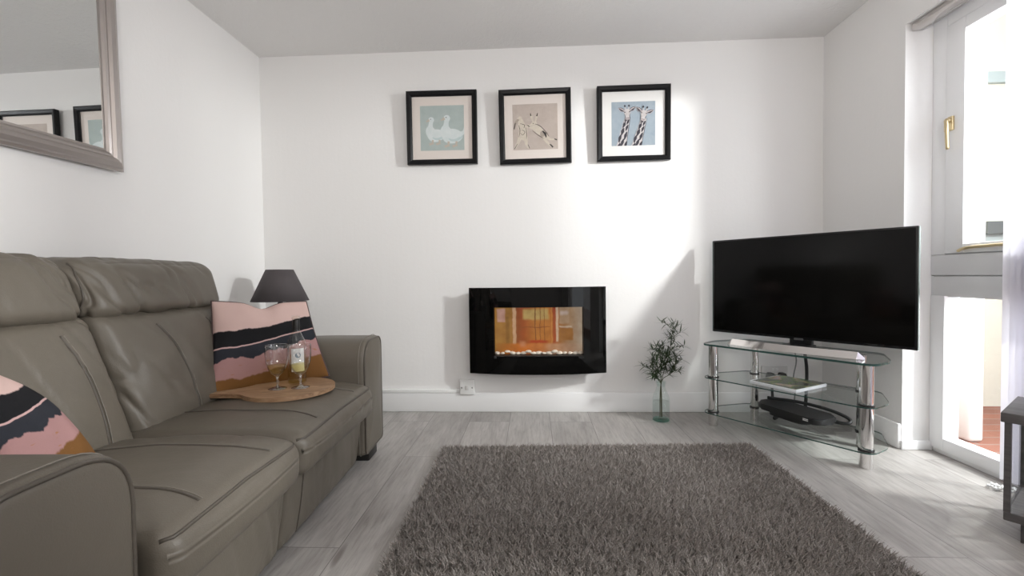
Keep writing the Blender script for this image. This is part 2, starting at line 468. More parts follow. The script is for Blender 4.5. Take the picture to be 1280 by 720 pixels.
# bottom edge dips a little in the middle: one mesh, four curved strips round the window
N = 48
xs = sorted(set([fx0 + (fx1-fx0)*i/N for i in range(N+1)] + [wx0, wx1]))
def col(x): return [(z) for z in (fz0, wz0, wz1, fz1)]
grid = [[bm.verts.new((x, fy(x), z)) for z in col(x)] for x in xs]
gb = [[bm.verts.new((x, fy(x)+.008, z)) for z in col(x)] for x in xs]
for i in range(len(xs)-1):
    xm = (xs[i]+xs[i+1])/2
    for j in range(3):
        hole = j == 1 and wx0 < xm < wx1
        if hole: continue
        f = bm.faces.new((grid[i][j], grid[i+1][j], grid[i+1][j+1], grid[i][j+1])); f.smooth = True
        f = bm.faces.new((gb[i+1][j], gb[i][j], gb[i][j+1], gb[i+1][j+1])); f.smooth = True
    for j in (0, 3): bm.faces.new((grid[i][j], gb[i][j], gb[i+1][j], grid[i+1][j]) if j == 0 else (gb[i][j], grid[i][j], grid[i+1][j], gb[i+1][j]))
for i in (0, len(xs)-1):
    for j in range(3): bm.faces.new((grid[i][j], grid[i][j+1], gb[i][j+1], gb[i][j]))
bmesh.ops.recalc_face_normals(bm, faces=bm.faces); auto_smooth(link('front_glass', bm, M['fire_glass'], fire), 30)
bm = bmesh.new(); t_ = .03
for b in ((fx0+.03, fx1-.03, -.082, 0, fz0+.02, fz0+.06), (fx0+.03, fx1-.03, -.082, 0, fz1-.06, fz1-.02),
          (fx0+.03, wx0-.004, -.082, 0, fz0+.06, fz1-.06), (wx1+.004, fx1-.03, -.082, 0, fz0+.06, fz1-.06), (wx0-.004, wx1+.004, -.02, 0, fz0+.06, fz1-.06)): box(bm, *b)
link('casing', bm, M['black_plastic'], fire)
# amber glow at the back of the window, room reflection painted into its emission
def reflectionmat():
    m = mat('painted_reflection_screen', (.10,.05,.02), .15, spec=.5); k = NT(m)
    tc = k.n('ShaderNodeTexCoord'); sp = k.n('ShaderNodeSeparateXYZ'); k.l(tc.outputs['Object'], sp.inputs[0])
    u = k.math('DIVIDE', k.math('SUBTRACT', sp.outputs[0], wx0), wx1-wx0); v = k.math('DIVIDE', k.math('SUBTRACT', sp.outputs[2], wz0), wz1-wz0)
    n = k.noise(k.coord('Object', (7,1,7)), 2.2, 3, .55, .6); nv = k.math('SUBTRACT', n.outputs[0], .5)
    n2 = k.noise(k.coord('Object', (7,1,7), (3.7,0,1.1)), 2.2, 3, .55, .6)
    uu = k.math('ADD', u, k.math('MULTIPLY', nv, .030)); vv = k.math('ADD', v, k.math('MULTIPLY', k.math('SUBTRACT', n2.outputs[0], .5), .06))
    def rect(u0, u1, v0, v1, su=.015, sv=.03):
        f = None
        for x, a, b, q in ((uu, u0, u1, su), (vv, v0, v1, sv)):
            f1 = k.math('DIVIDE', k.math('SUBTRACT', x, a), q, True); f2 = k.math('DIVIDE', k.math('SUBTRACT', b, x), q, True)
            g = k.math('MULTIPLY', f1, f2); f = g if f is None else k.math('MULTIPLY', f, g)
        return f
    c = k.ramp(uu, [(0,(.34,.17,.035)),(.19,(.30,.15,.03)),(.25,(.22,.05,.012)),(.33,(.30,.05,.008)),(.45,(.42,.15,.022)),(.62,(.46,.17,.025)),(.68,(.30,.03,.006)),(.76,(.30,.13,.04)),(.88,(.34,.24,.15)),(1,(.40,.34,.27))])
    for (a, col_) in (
        (rect(.02,.13,.66,.97), (.50,.30,.25)),          # pale patch of the painted reflection, upper left
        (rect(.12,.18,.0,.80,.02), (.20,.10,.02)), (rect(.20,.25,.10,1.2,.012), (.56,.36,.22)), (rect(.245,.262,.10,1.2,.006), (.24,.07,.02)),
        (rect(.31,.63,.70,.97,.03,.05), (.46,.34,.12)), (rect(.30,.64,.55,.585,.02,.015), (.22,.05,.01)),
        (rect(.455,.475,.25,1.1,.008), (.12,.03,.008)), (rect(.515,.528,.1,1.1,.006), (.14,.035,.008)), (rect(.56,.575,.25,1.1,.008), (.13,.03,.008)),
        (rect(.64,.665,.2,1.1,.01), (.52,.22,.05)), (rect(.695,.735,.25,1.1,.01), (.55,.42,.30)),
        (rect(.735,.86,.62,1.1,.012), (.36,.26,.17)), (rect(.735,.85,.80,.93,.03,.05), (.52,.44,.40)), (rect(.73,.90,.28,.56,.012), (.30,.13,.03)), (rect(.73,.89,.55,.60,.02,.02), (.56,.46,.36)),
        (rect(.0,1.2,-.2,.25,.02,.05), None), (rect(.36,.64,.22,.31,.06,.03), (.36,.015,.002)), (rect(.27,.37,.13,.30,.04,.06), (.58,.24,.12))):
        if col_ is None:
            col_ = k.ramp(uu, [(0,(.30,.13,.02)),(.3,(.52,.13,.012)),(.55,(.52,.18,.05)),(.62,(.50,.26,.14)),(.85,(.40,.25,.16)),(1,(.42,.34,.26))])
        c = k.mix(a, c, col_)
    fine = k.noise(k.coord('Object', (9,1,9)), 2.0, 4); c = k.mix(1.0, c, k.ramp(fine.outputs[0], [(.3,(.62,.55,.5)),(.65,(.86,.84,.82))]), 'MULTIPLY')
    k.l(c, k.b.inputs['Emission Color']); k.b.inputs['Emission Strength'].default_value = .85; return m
o = boxobj('painted_reflection_screen', reflectionmat(), (wx0, wx1, -.045, -.040, wz0, wz1), fire)
for i in range(17):
    bm = bmesh.new(); bmesh.ops.create_icosphere(bm, subdivisions=3, radius=1)
    sx, sy, sz = random.uniform(.015,.024), random.uniform(.012,.016), random.uniform(.008,.012)
    for v in bm.verts:
        q = noise.noise(v.co*1.3 + Vector((i*3.1,0,0)))
        v.co = Vector((v.co.x*sx*(1+.2*q), v.co.y*sy, v.co.z*sz*(1+.2*q)))
    x = wx0 + .017 + i*(wx1-wx0-.034)/16
    p = link('pebble', bm, M['pebble'], None, True, (x, D-.068-random.uniform(0,.012), wz0+.0125+(.010 if i in (2,6,11) else 0)), (0, random.uniform(-.2,.2), random.uniform(-.4,.4)))
    tag(p, 'cream pebble in the row at the foot of the glowing fire window', 'pebble', 'pebbles in the fire window')
bm = bmesh.new(); box(bm, wx0, wx1, -.125, -.045, wz0-.012, wz0+.003); link('pebble_tray', bm, M['black_plastic'], fire)
# socket left of the fire
sk = thing('fused_socket', 'white square socket on the wall below left corner of the fire', 'socket', (-.436, D, .166))
bm = bmesh.new(); box(bm, -.049, .049, -.034, 0, -.049, .049, bev=.006, seg=3); auto_smooth(link('face_plate', bm, M['socket'], sk))
for sx in (-.034, .034):
    bm = bmesh.new(); bmesh.ops.create_cone(bm, cap_ends=True, segments=12, radius1=.0045, radius2=.0045, depth=.004, matrix=Matrix.Translation((sx,-.035,-.002)) @ Matrix.Rotation(PI/2, 4, 'X'))
    link('screw', bm, M['socket_dark'], sk)
bm = bmesh.new(); box(bm, -.012, .012, -.0375, -.030, -.018, .014, bev=.002); auto_smooth(link('fuse_carrier', bm, M['metal_socket'], sk))

# ================================================================== PICTURES
def blob(bm, cx, cy, rx, ry, mi, z, rot=0, n=22, wob=0.):
    vs = []
    for k in range(n):
        a = 2*PI*k/n; w = 1 + wob*math.sin(3*a+cx*20)
        x, y = rx*math.cos(a)*w, ry*math.sin(a)*w
        vs.append(bm.verts.new((cx + x*math.cos(rot) - y*math.sin(rot), z, cy + x*math.sin(rot) + y*math.cos(rot))))
    f = bm.faces.new(vs); f.material_index = mi
def stroke(bm, pts, widths, mi, z, n=6):
    P = spline([(p[0], p[1], 0) for p in pts], n); m = len(P)
    W = [np.interp(i/(m-1)*(len(widths)-1), range(len(widths)), widths) for i in range(m)]
    L, R = [], []
    for i, p in enumerate(P):
        t = (P[min(i+1,m-1)] - P[max(i-1,0)]).normalized(); q = Vector((-t.y, t.x, 0))*W[i]/2
        a, b = p+q, p-q; L.append(bm.verts.new((a.x, z, a.y))); R.append(bm.verts.new((b.x, z, b.y)))
    for i in range(m-1): bm.faces.new((L[i], L[i+1], R[i+1], R[i])).material_index = mi
def tint(name, a, b, scale=9):
    m = mat(name, a, .9); k = NT(m); n = k.noise(k.coord('Object', (scale,scale,scale)), 3, 4, .6)
    k.l(k.ramp(n.outputs[0], [(.3,a),(.7,b)]), k.b.inputs['Base Color']); return m
def geese(bm):
    Z = [0]
    def z(): Z[0] -= .00006; return Z[0]
    # materials: 0 ground, 1 white, 2 shade, 3 beak, 4 dark
    def goose(ox, oy, s, tail):
        blob(bm, ox+.03*s, oy-.10*s, .22*s, .155*s, 1, z(), .06, wob=.03)
        blob(bm, ox-.10*s, oy-.03*s, .12*s, .17*s, 1, z(), .3)
        blob(bm, ox+.10*s, oy-.11*s, .16*s, .10*s, 2, z(), .25); blob(bm, ox+.07*s, oy-.07*s, .15*s, .09*s, 1, z(), .22)
        if tail: stroke(bm, [(ox+.16*s,oy-.08*s),(ox+.27*s,oy-.02*s),(ox+.29*s,oy+.09*s)], [.12*s,.07*s,.01], 1, z())
        stroke(bm, [(ox-.12*s,oy-.02*s),(ox-.10*s,oy+.16*s),(ox-.08*s,oy+.26*s)], [.17*s,.105*s,.10*s], 1, z())
        blob(bm, ox-.085*s, oy+.275*s, .072*s, .070*s, 1, z())
        stroke(bm, [(ox-.13*s,oy+.275*s),(ox-.215*s,oy+.235*s)], [.065*s,.02*s], 3, z(), 2)
        blob(bm, ox-.10*s, oy+.295*s, .010*s, .012*s, 4, z(), n=8)
        for dx in (-.05, .12):
            stroke(bm, [(ox+dx*s,oy-.21*s),(ox+(dx-.015)*s,oy-.29*s)], [.05*s,.03*s], 3, z(), 2)
            stroke(bm, [(ox+(dx+.02)*s,oy-.29*s),(ox+(dx-.09)*s,oy-.315*s)], [.035*s,.055*s], 3, z(), 2)
    goose(.33, .43, .92, False); goose(.70, .42, 1.06, True)
def hares(bm):
    Z = [0]
    def z(): Z[0] -= .00006; return Z[0]
    # 1 cream, 2 shade, 3 ink
    S = lambda pts, w, mi: stroke(bm, pts, w, mi, z())
    # left hare, rearing, back view
    blob(bm, .20, .52, .085, .13, 1, z(), .1, wob=.05); blob(bm, .235, .36, .105, .15, 1, z(), -.1, wob=.05); blob(bm, .17, .645, .062, .055, 1, z())
    S([(.16,.27),(.10,.14),(.04,.04)], [.10,.055,.03], 1); S([(.28,.28),(.30,.13),(.35,.03)], [.10,.06,.03], 1)
    S([(.24,.54),(.31,.50),(.35,.56)], [.055,.04,.03], 1); S([(.13,.68),(.07,.60),(.03,.48)], [.05,.06,.02], 2)
    S([(.20,.70),(.16,.72),(.10,.69)], [.04,.045,.02], 1)
    S([(.13,.55),(.16,.44),(.14,.30)], [.006,.012,.006], 3); S([(.29,.50),(.31,.36),(.30,.24)], [.006,.012,.006], 3)
    S([(.20,.44),(.27,.40),(.22,.33),(.17,.38)], [.005,.010,.008,.005], 3); S([(.10,.14),(.03,.03)], [.008,.014], 3); S([(.33,.12),(.37,.03)], [.008,.014], 3)
    S([(.06,.60),(.03,.46)], [.014,.02], 3); S([(.17,.58),(.26,.55),(.25,.48)], [.006,.012,.006], 3)
    # right hare, leaping
    blob(bm, .55, .44, .17, .085, 1, z(), -.62, wob=.05); blob(bm, .70, .33, .10, .08, 2, z(), -.6); blob(bm, .47, .56, .075, .055, 1, z(), .35); blob(bm, .42, .545, .04, .03, 1, z(), .3)
    S([(.46,.60),(.42,.72),(.40,.80)], [.03,.05,.015], 1); S([(.50,.60),(.53,.70),(.56,.80)], [.03,.05,.015], 1)
    S([(.47,.46),(.40,.48),(.34,.54)], [.06,.045,.03], 1)
    S([(.72,.31),(.82,.22),(.96,.21)], [.09,.05,.02], 1); S([(.68,.28),(.77,.14),(.88,.05)], [.09,.055,.025], 1)
    S([(.50,.56),(.60,.52),(.72,.40),(.80,.28)], [.006,.013,.012,.008], 3); S([(.44,.42),(.56,.32),(.68,.24)], [.006,.011,.007], 3)
    S([(.40,.80),(.41,.74)], [.012,.03], 3); S([(.56,.80),(.54,.73)], [.012,.03], 3); S([(.66,.40),(.72,.34),(.74,.26)], [.02,.05,.02], 3)
    S([(.82,.11),(.89,.04)], [.02,.035], 3); S([(.92,.22),(.98,.20)], [.018,.03], 3); blob(bm, .455, .572, .010, .010, 3, z(), n=8); S([(.33,.54),(.38,.50)], [.02,.01], 3)
def giraffes(bm):
    Z = [0]
    def z(): Z[0] -= .00006; return Z[0]
    S = lambda pts, w, mi: stroke(bm, pts, w, mi, z())
    def gir(ox, oy, bx, tilt):
        nk = [(ox+.01,oy-.08),(ox+(bx-ox)*.38,oy-.34),(bx,-.06)]
        S(nk, [.115,.150,.25], 1)
        P = spline([(p[0],p[1],0) for p in nk], 10)
        for q, (i0, o, w) in enumerate(((2,-.02,.055),(4,.035,.05),(6,-.035,.07),(8,.04,.06),(10,-.04,.08),(12,.045,.07),(13,-.075,.07),(15,.0,.07),(16,.085,.06),(17,-.06,.08),(19,.06,.07))):
            p = P[min(i0,len(P)-2)]; p2 = P[min(i0+3,len(P)-1)]
            S([(p.x+o+.02,p.y+.01),((p.x+p2.x)/2+o,(p.y+p2.y)/2),(p2.x+o-.015,p2.y-.02)], [.012,w,.012], 3)
        S([(p.x-.055-.03*k_/20,p.y) for k_, p in enumerate(P[::4])], [.006,.012,.010], 3); S([(p.x+.06+.05*k_/5,p.y) for k_, p in enumerate(P[::4])], [.006,.012,.008], 3)
        c, s_ = math.cos(tilt), math.sin(tilt)
        def h(x, y): return (ox+x*c-y*s_, oy+x*s_+y*c)
        B = lambda x, y, rx, ry, mi, n=16: blob(bm, *h(x,y), rx, ry, mi, z(), tilt, n)
        B(0,.02,.078,.075,1); B(0,-.06,.055,.085,1); B(0,-.125,.050,.035,2)
        for sg in (-1, 1):
            S([h(sg*.05,.05),h(sg*.13,.085),h(sg*.20,.13)], [.03,.085,.008], 2); S([h(sg*.07,.045),h(sg*.13,.070),h(sg*.185,.12)], [.006,.035,.006], 3); S([h(sg*.06,.085),h(sg*.12,.125),h(sg*.20,.135)], [.005,.012,.006], 3)
            S([h(sg*.032,.08),h(sg*.045,.14)], [.022,.02], 1); B(sg*.047,.165,.020,.026,3,10)
            B(sg*.055,.025,.017,.013,3,10); B(sg*.02,-.115,.010,.007,3,8); S([h(sg*.062,.0),h(sg*.05,-.07),h(sg*.052,-.13)], [.004,.012,.006], 3)
        S([h(-.04,-.145),h(.0,-.158),h(.04,-.145)], [.005,.012,.005], 3); S([h(-.02,.06),h(-.015,-.02),h(-.02,-.08)], [.004,.012,.004], 2); S([h(.025,.05),h(.02,-.04)], [.004,.012], 2)
    gir(.36, .74, .22, .05); gir(.735, .70, .56, -.22)
ink = mat('sepia_ink', (.055,.045,.045), .9)
PRINTS = {
 'geese': (geese, [tint('print_duck_egg', (.43,.495,.48), (.49,.545,.53)), tint('goose_white', (.66,.72,.72), (.76,.79,.79)), tint('goose_shade', (.52,.62,.62), (.60,.68,.69)), mat('goose_bill', (.58,.50,.42), .9), ink]),
 'hares': (hares, [tint('print_taupe', (.52,.43,.38), (.58,.49,.44)), tint('hare_cream', (.70,.62,.52), (.60,.52,.44), 30), tint('hare_shade', (.40,.33,.28), (.50,.42,.36), 30), ink]),
 'giraffes': (giraffes, [tint('print_slate_blue', (.30,.36,.42), (.38,.43,.48)), tint('giraffe_pale', (.68,.62,.60), (.56,.52,.53), 30), tint('giraffe_shade', (.42,.36,.36), (.52,.45,.44), 30), mat('giraffe_ink', (.045,.040,.055), .9)])}
def picture(name, label, x0, x1, z0, z1, art, mount, tilt, roll, pr, mw):
    w, hh = x1-x0, z1-z0
    t = thing(name, label, 'picture', ((x0+x1)/2, D-.006, z0))
    t.rotation_euler = (tilt, roll, 0)
    fw_ = .033; d = .030
    # moulding: four mitred sides in one ring, sloping faces
    prof = [(0,0),(0,-d),(.006,-d-.003),(fw_-.010,-d+.002),(fw_,-d+.010),(fw_,0)]
    bm = bmesh.new(); rings = []
    for a, y in prof:
        rings.append([bm.verts.new((-w/2+a, y, a)), bm.verts.new((w/2-a, y, a)), bm.verts.new((w/2-a, y, hh-a)), bm.verts.new((-w/2+a, y, hh-a))])
    for A, B in zip(rings, rings[1:]+rings[:1]):
        for k in range(4): bm.faces.new((A[k], A[(k+1) % 4], B[(k+1) % 4], B[k]))
    bmesh.ops.recalc_face_normals(bm, faces=bm.faces); link('frame', bm, M['picture_frame'], t)
    boxobj('mount', mount, (-w/2+.02, w/2-.02, -.012, -.004, .02, hh-.02), t)
    boxobj('glazing', M['pic_glass'], (-w/2+.025, w/2-.025, -.0200, -.0185, .025, hh-.025), t)
    fn, ms = PRINTS[art]; bm = bmesh.new()
    vs = [bm.verts.new((a, 0, b)) for a, b in ((0,0),(1,0),(1,1),(0,1))]; bm.faces.new(vs).material_index = 0
    fn(bm)
    pw = w - 2*mw
    bmesh.ops.bisect_plane(bm, geom=bm.verts[:]+bm.edges[:]+bm.faces[:], plane_co=(1,0,0), plane_no=(1,0,0), clear_outer=True)
    bmesh.ops.bisect_plane(bm, geom=bm.verts[:]+bm.edges[:]+bm.faces[:], plane_co=(0,0,0), plane_no=(-1,0,0), clear_outer=True)
    bmesh.ops.bisect_plane(bm, geom=bm.verts[:]+bm.edges[:]+bm.faces[:], plane_co=(0,0,0), plane_no=(0,0,-1), clear_outer=True)
    for v in bm.verts: v.co = Vector((-pw/2 + v.co.x*pw, -.0125 + v.co.y, (hh-pw)/2 + v.co.z*pw))
    for f in bm.faces:
        if f.normal.y > 0: f.normal_flip()
    link('print', bm, ms, t)
picture('framed_print', 'black framed print of two white geese on duck-egg blue', -.800, -.346, 1.614, 2.078, 'geese', M['mat_cream'], math.radians(1.8), math.radians(.2), .03, .085)
picture('framed_print', 'black framed print of two boxing hares on taupe', -.200, .256, 1.604, 2.070, 'hares', M['mat_cream'], math.radians(1.8), math.radians(-.5), .03, .085)
picture('framed_print', 'black framed print of two giraffes on slate blue', .418, .875, 1.607, 2.073, 'giraffes', M['mat_white'], math.radians(1.8), math.radians(-.2), .03, .092)

# ================================================================== MIRROR
MY1, MZ0 = 1.854, 1.352
mr = thing('wall_mirror', 'large rectangular mirror in a stepped silver frame above the sofa', 'mirror', (XL+.029, MY1, MZ0))
mr.rotation_euler = (math.radians(.8), 0, math.radians(-1.4))
mw_, mh_ = 1.05, .92
prof = [(0,0),(0,.012),(.010,.016),(.014,.026),(.030,.034),(.044,.030),(.052,.020),(.058,.022),(.066,.018),(.072,.010),(.080,.010),(.080,0)]
bm = bmesh.new(); rings = []
for a, x in prof:
    rings.append([bm.verts.new((x, -a, a)), bm.verts.new((x, -mw_+a, a)), bm.verts.new((x, -mw_+a, mh_-a)), bm.verts.new((x, -a, mh_-a))])
for A, B in zip(rings, rings[1:]+rings[:1]):
    for k in range(4): bm.faces.new((A[k], A[(k+1) % 4], B[(k+1) % 4], B[k]))
bmesh.ops.recalc_face_normals(bm, faces=bm.faces); link('frame', bm, M['pewter'], mr)
boxobj('mirror_glass', M['mirror'], (.002, .008, -mw_+.075, -.075, .075, mh_-.075), mr)

# ================================================================== SOFA
sofa = thing('sofa', 'two-seat taupe leather sofa with piped arms along the left wall', 'sofa', (-.75, 1.4, 0), math.radians(2.0))
def arm_bm(y0, y1, z0, z1, x0, x1, rin, rout, inner_sign):
    """arm: rounded profile swept front to back, fillet at the front face"""
    w = y1-y0
    rl, rr = (rout, rin) if inner_sign > 0 else (rin, rout)    # left (y0) / right (y1) top radii
    poly = [(y0,z0),(y1,z0),(y1,z1),(y0,z1)]
    P = round_poly([(y0,z0),(y1,z0),(y1,z1),(y0,z1)], [.02,.02,rr,rl], 10)
    cy, cz = (y0+y1)/2, (z0+z1)/2
    st = []
    for k in range(6):
        a = k/5*PI/2; st.append((x1 - .022*(1-math.sin(a)), .022*(1-math.cos(a))))
    stations = [(x1-.022*(1-math.sin(k/5*PI/2)), .022*(1-math.cos(k/5*PI/2))) for k in range(5,-1,-1)]
    stations += [(x1-.022-(x1-.022-x0)*t, 0) for t in np.linspace(.04,.97,22)] + [(x0+.005,.004),(x0,.02)]
    bm = bmesh.new(); rings = []
    for x, ins in stations:
        ring = []
        for y, z in P:
            u, v = (y-cy)/(w/2), (z-cz)/((z1-z0)/2)
            yy = cy + (y-cy)*(1-2*ins/w); zz = cz + (z-cz)*(1-2*ins/(z1-z0))
            d = noise.noise(Vector((x*5, y*6+3, z*6)))*.004*(1 if ins < .01 else .3)
            yy += (u)*.012*(1-v*v)*min(1,(x1-x)/.1) + d; zz += d
            ring.append(bm.verts.new((x, yy, zz)))
        rings.append(ring)
    n = len(P)
    for A, B in zip(rings, rings[1:]):
        for k in range(n): bm.faces.new((A[k], B[k], B[(k+1) % n], A[(k+1) % n]))
    c0 = bm.verts.new((x1+.010, cy, cz+.03)); c1 = bm.verts.new((x0, cy, cz))
    mid = [bm.verts.new((x1+.008, cy+(v.co.y-cy)*.6, cz+.03+(v.co.z-cz-.03)*.6)) for v in rings[0]]
    for k in range(n):
        bm.faces.new((rings[0][k], rings[0][(k+1) % n], mid[(k+1) % n], mid[k])); bm.faces.new((mid[k], mid[(k+1) % n], c0))
        bm.faces.new((rings[-1][(k+1) % n], rings[-1][k], c1))
    bmesh.ops.recalc_face_normals(bm, faces=bm.faces)
    pipe = [(x1-.004, cy+(y-cy)*(1-2*.008/w), cz+(z-cz)*(1-2*.008/(z1-z0))) for y, z in P]
    pipe2 = [(x1-.030, cy+(y-cy)*(1+.004/w), cz+(z-cz)*(1+.004/(z1-z0))) for y, z in P]
    return bm, pipe, pipe2
for (y0, y1, sgn) in ((-.875, -.622, 1), (.60, .86, -1)):
    bm, pipe, pipe2 = arm_bm(y0, y1, .065, .60, -.84, 0.0, .115, .055, sgn)
    a = link('arm', bm, M['leather'], sofa, True)
    bm = bmesh.new(); tube(bm, pipe, .0045, 8, closed=True); link('piping', bm, M['leather_dark'], a, True)
    bm = bmesh.new(); tube(bm, pipe2, .0016, 6, closed=True); link('stitching', bm, M['stitch'], a, True)
bm = bmesh.new(); box(bm, -.80, -.06, -.60, .60, .07, .30, bev=.02); auto_smooth(link('frame_base', bm, M['leather_dark'], sofa))
for lx in (-.05, -.78):
    for ly in (-.78, .76):
        bm = bmesh.new(); box(bm, lx-.07, lx+.025, ly-.05, ly+.07, 0, .07, bev=.006); auto_smooth(link('foot', bm, M['foot'], sofa))
DIV = -.075
seats = [(-.605, DIV), (DIV, .605)]
for i, (y0, y1) in enumerate(seats):
    cy, w = (y0+y1)/2, y1-y0
    def df(P, p, i=i, cy=cy, w=w):
        # waterfall front edge and slight dip towards the back
        t = max(0, (P.x+.12)/.15); P.z -= .018*t*t*(1 if P.z > .36 else .2)
        P.z -= .015*max(0, (-.30-P.x)/.3)
        return P
    bm = softbox((-.28, cy, .342), (.64, w-.004, .15), .040, (60, 50, 14), (0,.014,0,0,0,.018), df, .0030, (3.5,6,5), 3.3+i*9)
    tree = BVHTree.FromBMesh(bm)
    s = link('seat_cushion', bm, M['leather'], sofa, True)
    # piped front edge
    pts = on_surface(tree, [(.2, y0+.012+(w-.024)*k/30, .392-.006*abs(2*k/30-1)) for k in range(31)], (-1,0,0), .0)
    bm = bmesh.new(); tube(bm, pts, .0042, 7); link('piping', bm, M['leather_dark'], s, True)
    for q, yy in enumerate((y0+w*.27, y0+w*.74)):
        pl = spline([(-.56, yy+(-.02 if q else .03), .7), (-.3, yy, .7), (-.08, yy, .7), (.005, yy+(.015 if q else -.012), .7)], 10)
        pts = on_surface(tree, pl, (0,0,-1), .0)
        if len(pts) > 3:
            bm = bmesh.new(); tube(bm, pts, .0035, 6); link('seam', bm, M['leather_dark'], s, True)
            bm = bmesh.new(); tube(bm, [p + Vector((0,.009,.0006)) for p in pts], .0015, 5); link('stitching', bm, M['stitch'], s, True)
    # footrest panel under the seat
    fx = -.006 if i == 0 else -.008
    def dp(P, p): P.x -= (.30-P.z)*.14; return P
    bm = softbox((fx-.035, cy, .165), (.07, w-.008, .262), .022, (6, 70, 16), (0,.012,0,0,0,0), dp, .0035, (3,18,2), 5+i*4)
    tree = BVHTree.FromBMesh(bm); p_ = link('footrest_panel', bm, M['leather'], sofa, True)
    if i == 1:
        pts = on_surface(tree, [(.3, y0+.10, .285-.25*k/14) for k in range(15)], (-1,0,0), 0)
        bm = bmesh.new(); tube(bm, pts, .003, 6); link('seam', bm, M['leather_dark'], p_, True)
BD = -.040
backs = [(-.605, BD), (BD, .550)]
TA = math.radians(15)
def leanf(P):  # lean the back: shear about seat level
    P.x -= (P.z-.40)*math.tan(TA); return P
def divide(P, p, i):  # the split between the two backs leans towards the near arm as it rises
    w_ = (1-p.y)/2 if i else (1+p.y)/2
    P.y -= (P.z-.40)*.10*w_; return P
for i, (y0, y1) in enumerate(backs):
    cy, w = (y0+y1)/2, y1-y0
    bm = softbox((-.590, cy, .565), (.20, w-.008, .44), .042, (12, 60, 44), (0,.034,0,0,0,0), lambda P, p, i=i: leanf(divide(P, p, i)), .009, (4,9,2.6), 1.3+i*5)
    tree = BVHTree.FromBMesh(bm); lb = link('lumbar_cushion', bm, M['leather'], sofa, True)
    for yy, b in ((y0+w*.36, .05), (y0+w*.76, .03)):
        pl = spline([(.2, yy-b*.9, .735), (.2, yy, .64), (.2, yy+b*.5, .52), (.2, yy+b*.5, .38)], 9)
        pts = on_surface(tree, pl, (-1,0,0), 0)
        bm = bmesh.new(); tube(bm, pts, .0033, 6); link('seam', bm, M['leather_dark'], lb, True)
        bm = bmesh.new(); tube(bm, [p + Vector((.0015,.009,0)) for p in pts], .0015, 5); link('stitching', bm, M['stitch'], lb, True)
    def dh(P, p, y1=y1, i=i):
        return leanf(divide(P, p, i))
    bm = softbox((-.600, cy, .860), (.22, w-.006, .205), .052, (26, 80, 36), (0,.022,0,.0,.0,.006), dh, .010, (5,11,3.4), 2.2+i*6)
    tree = BVHTree.FromBMesh(bm); hr = link('headrest', bm, M['leather'], sofa, True)
    for e in (y0+.020 - (.05 if i else 0),):
        pts = on_surface(tree, [(.3, e, .955-.19*k/14) for k in range(15)], (-1,0,0), 0)
        if len(pts) > 3:
            bm = bmesh.new(); tube(bm, pts, .003, 6); link('seam', bm, M['leather_dark'], hr, True)
bm = softbox((-.70, -.03, .50), (.16, 1.13, .78), .04, (8, 20, 16), (0,0,0,0,0,0), lambda P, p: leanf(P)); link('back_shell', bm, M['leather'], sofa, True)

# ------------------------------------------------------------------ cushions
def cushmat():
    m = mat('painted_band_fabric', (.7,.5,.5), .9, spec=.15); k = NT(m)
    uv = k.n('ShaderNodeUVMap'); sp = k.n('ShaderNodeSeparateXYZ'); k.l(uv.outputs[0], sp.inputs[0]); u, v = sp.outputs[0], sp.outputs[1]
    def nz(su, sv, sc, det=3, loc=0):
        mp = k.n('ShaderNodeMapping'); mp.inputs['Scale'].default_value = (su, sv, 1); mp.inputs['Location'].default_value = (loc, loc, 0); k.l(uv.outputs[0], mp.inputs[0])
        return k.math('SUBTRACT', k.noise(mp.outputs[0], sc, det, .6).outputs[0], .5)
    rise = k.math('MULTIPLY', k.math('SMOOTH_MAX', k.math('SUBTRACT', u, .42), 0.0), .27)
    vb_ = k.math('SUBTRACT', v, rise)
    def edge(base, amp, su, loc, sharp=90):
        e = k.math('ADD', base, k.math('MULTIPLY', nz(su, .6, 1.6, 4, loc), amp))
        return k.math('MULTIPLY', k.math('SUBTRACT', vb_, e), sharp, True)
    pale, black, navy, rose, ochre = (.60,.43,.395), (.014,.014,.016), (.028,.030,.038), (.36,.205,.20), (.17,.080,.026)
    c = k.mix(edge(.13, .12, 3, 1.0, 60), ochre, rose)
    dry = nz(7, 26, 1.2, 4, 9.0); band = k.math('MULTIPLY', k.math('SUBTRACT', .30, k.math('ABSOLUTE', k.math('SUBTRACT', vb_, .22))), 2.2, True)
    dr = k.math('MULTIPLY', k.math('SUBTRACT', k.math('MULTIPLY', dry, band), .075), 40, True)
    c = k.mix(k.math('MULTIPLY', dr, .8), c, (.33,.15,.06))
    c = k.mix(edge(.33, .16, 4, 4.0), c, navy)
    c = k.mix(edge(.455, .05, 2, 6.0, 200), c, (.55,.36,.35)); c = k.mix(edge(.470, .05, 2, 6.0, 200), c, black)
    c = k.mix(edge(.63, .09, 3, 2.0), c, pale)
    k.l(c, k.b.inputs['Base Color'])
    w = k.noise(k.coord('Object'), 260, 2); k.bump(w.outputs[0], .25, .002); return m
M['cushion'] = cushmat()
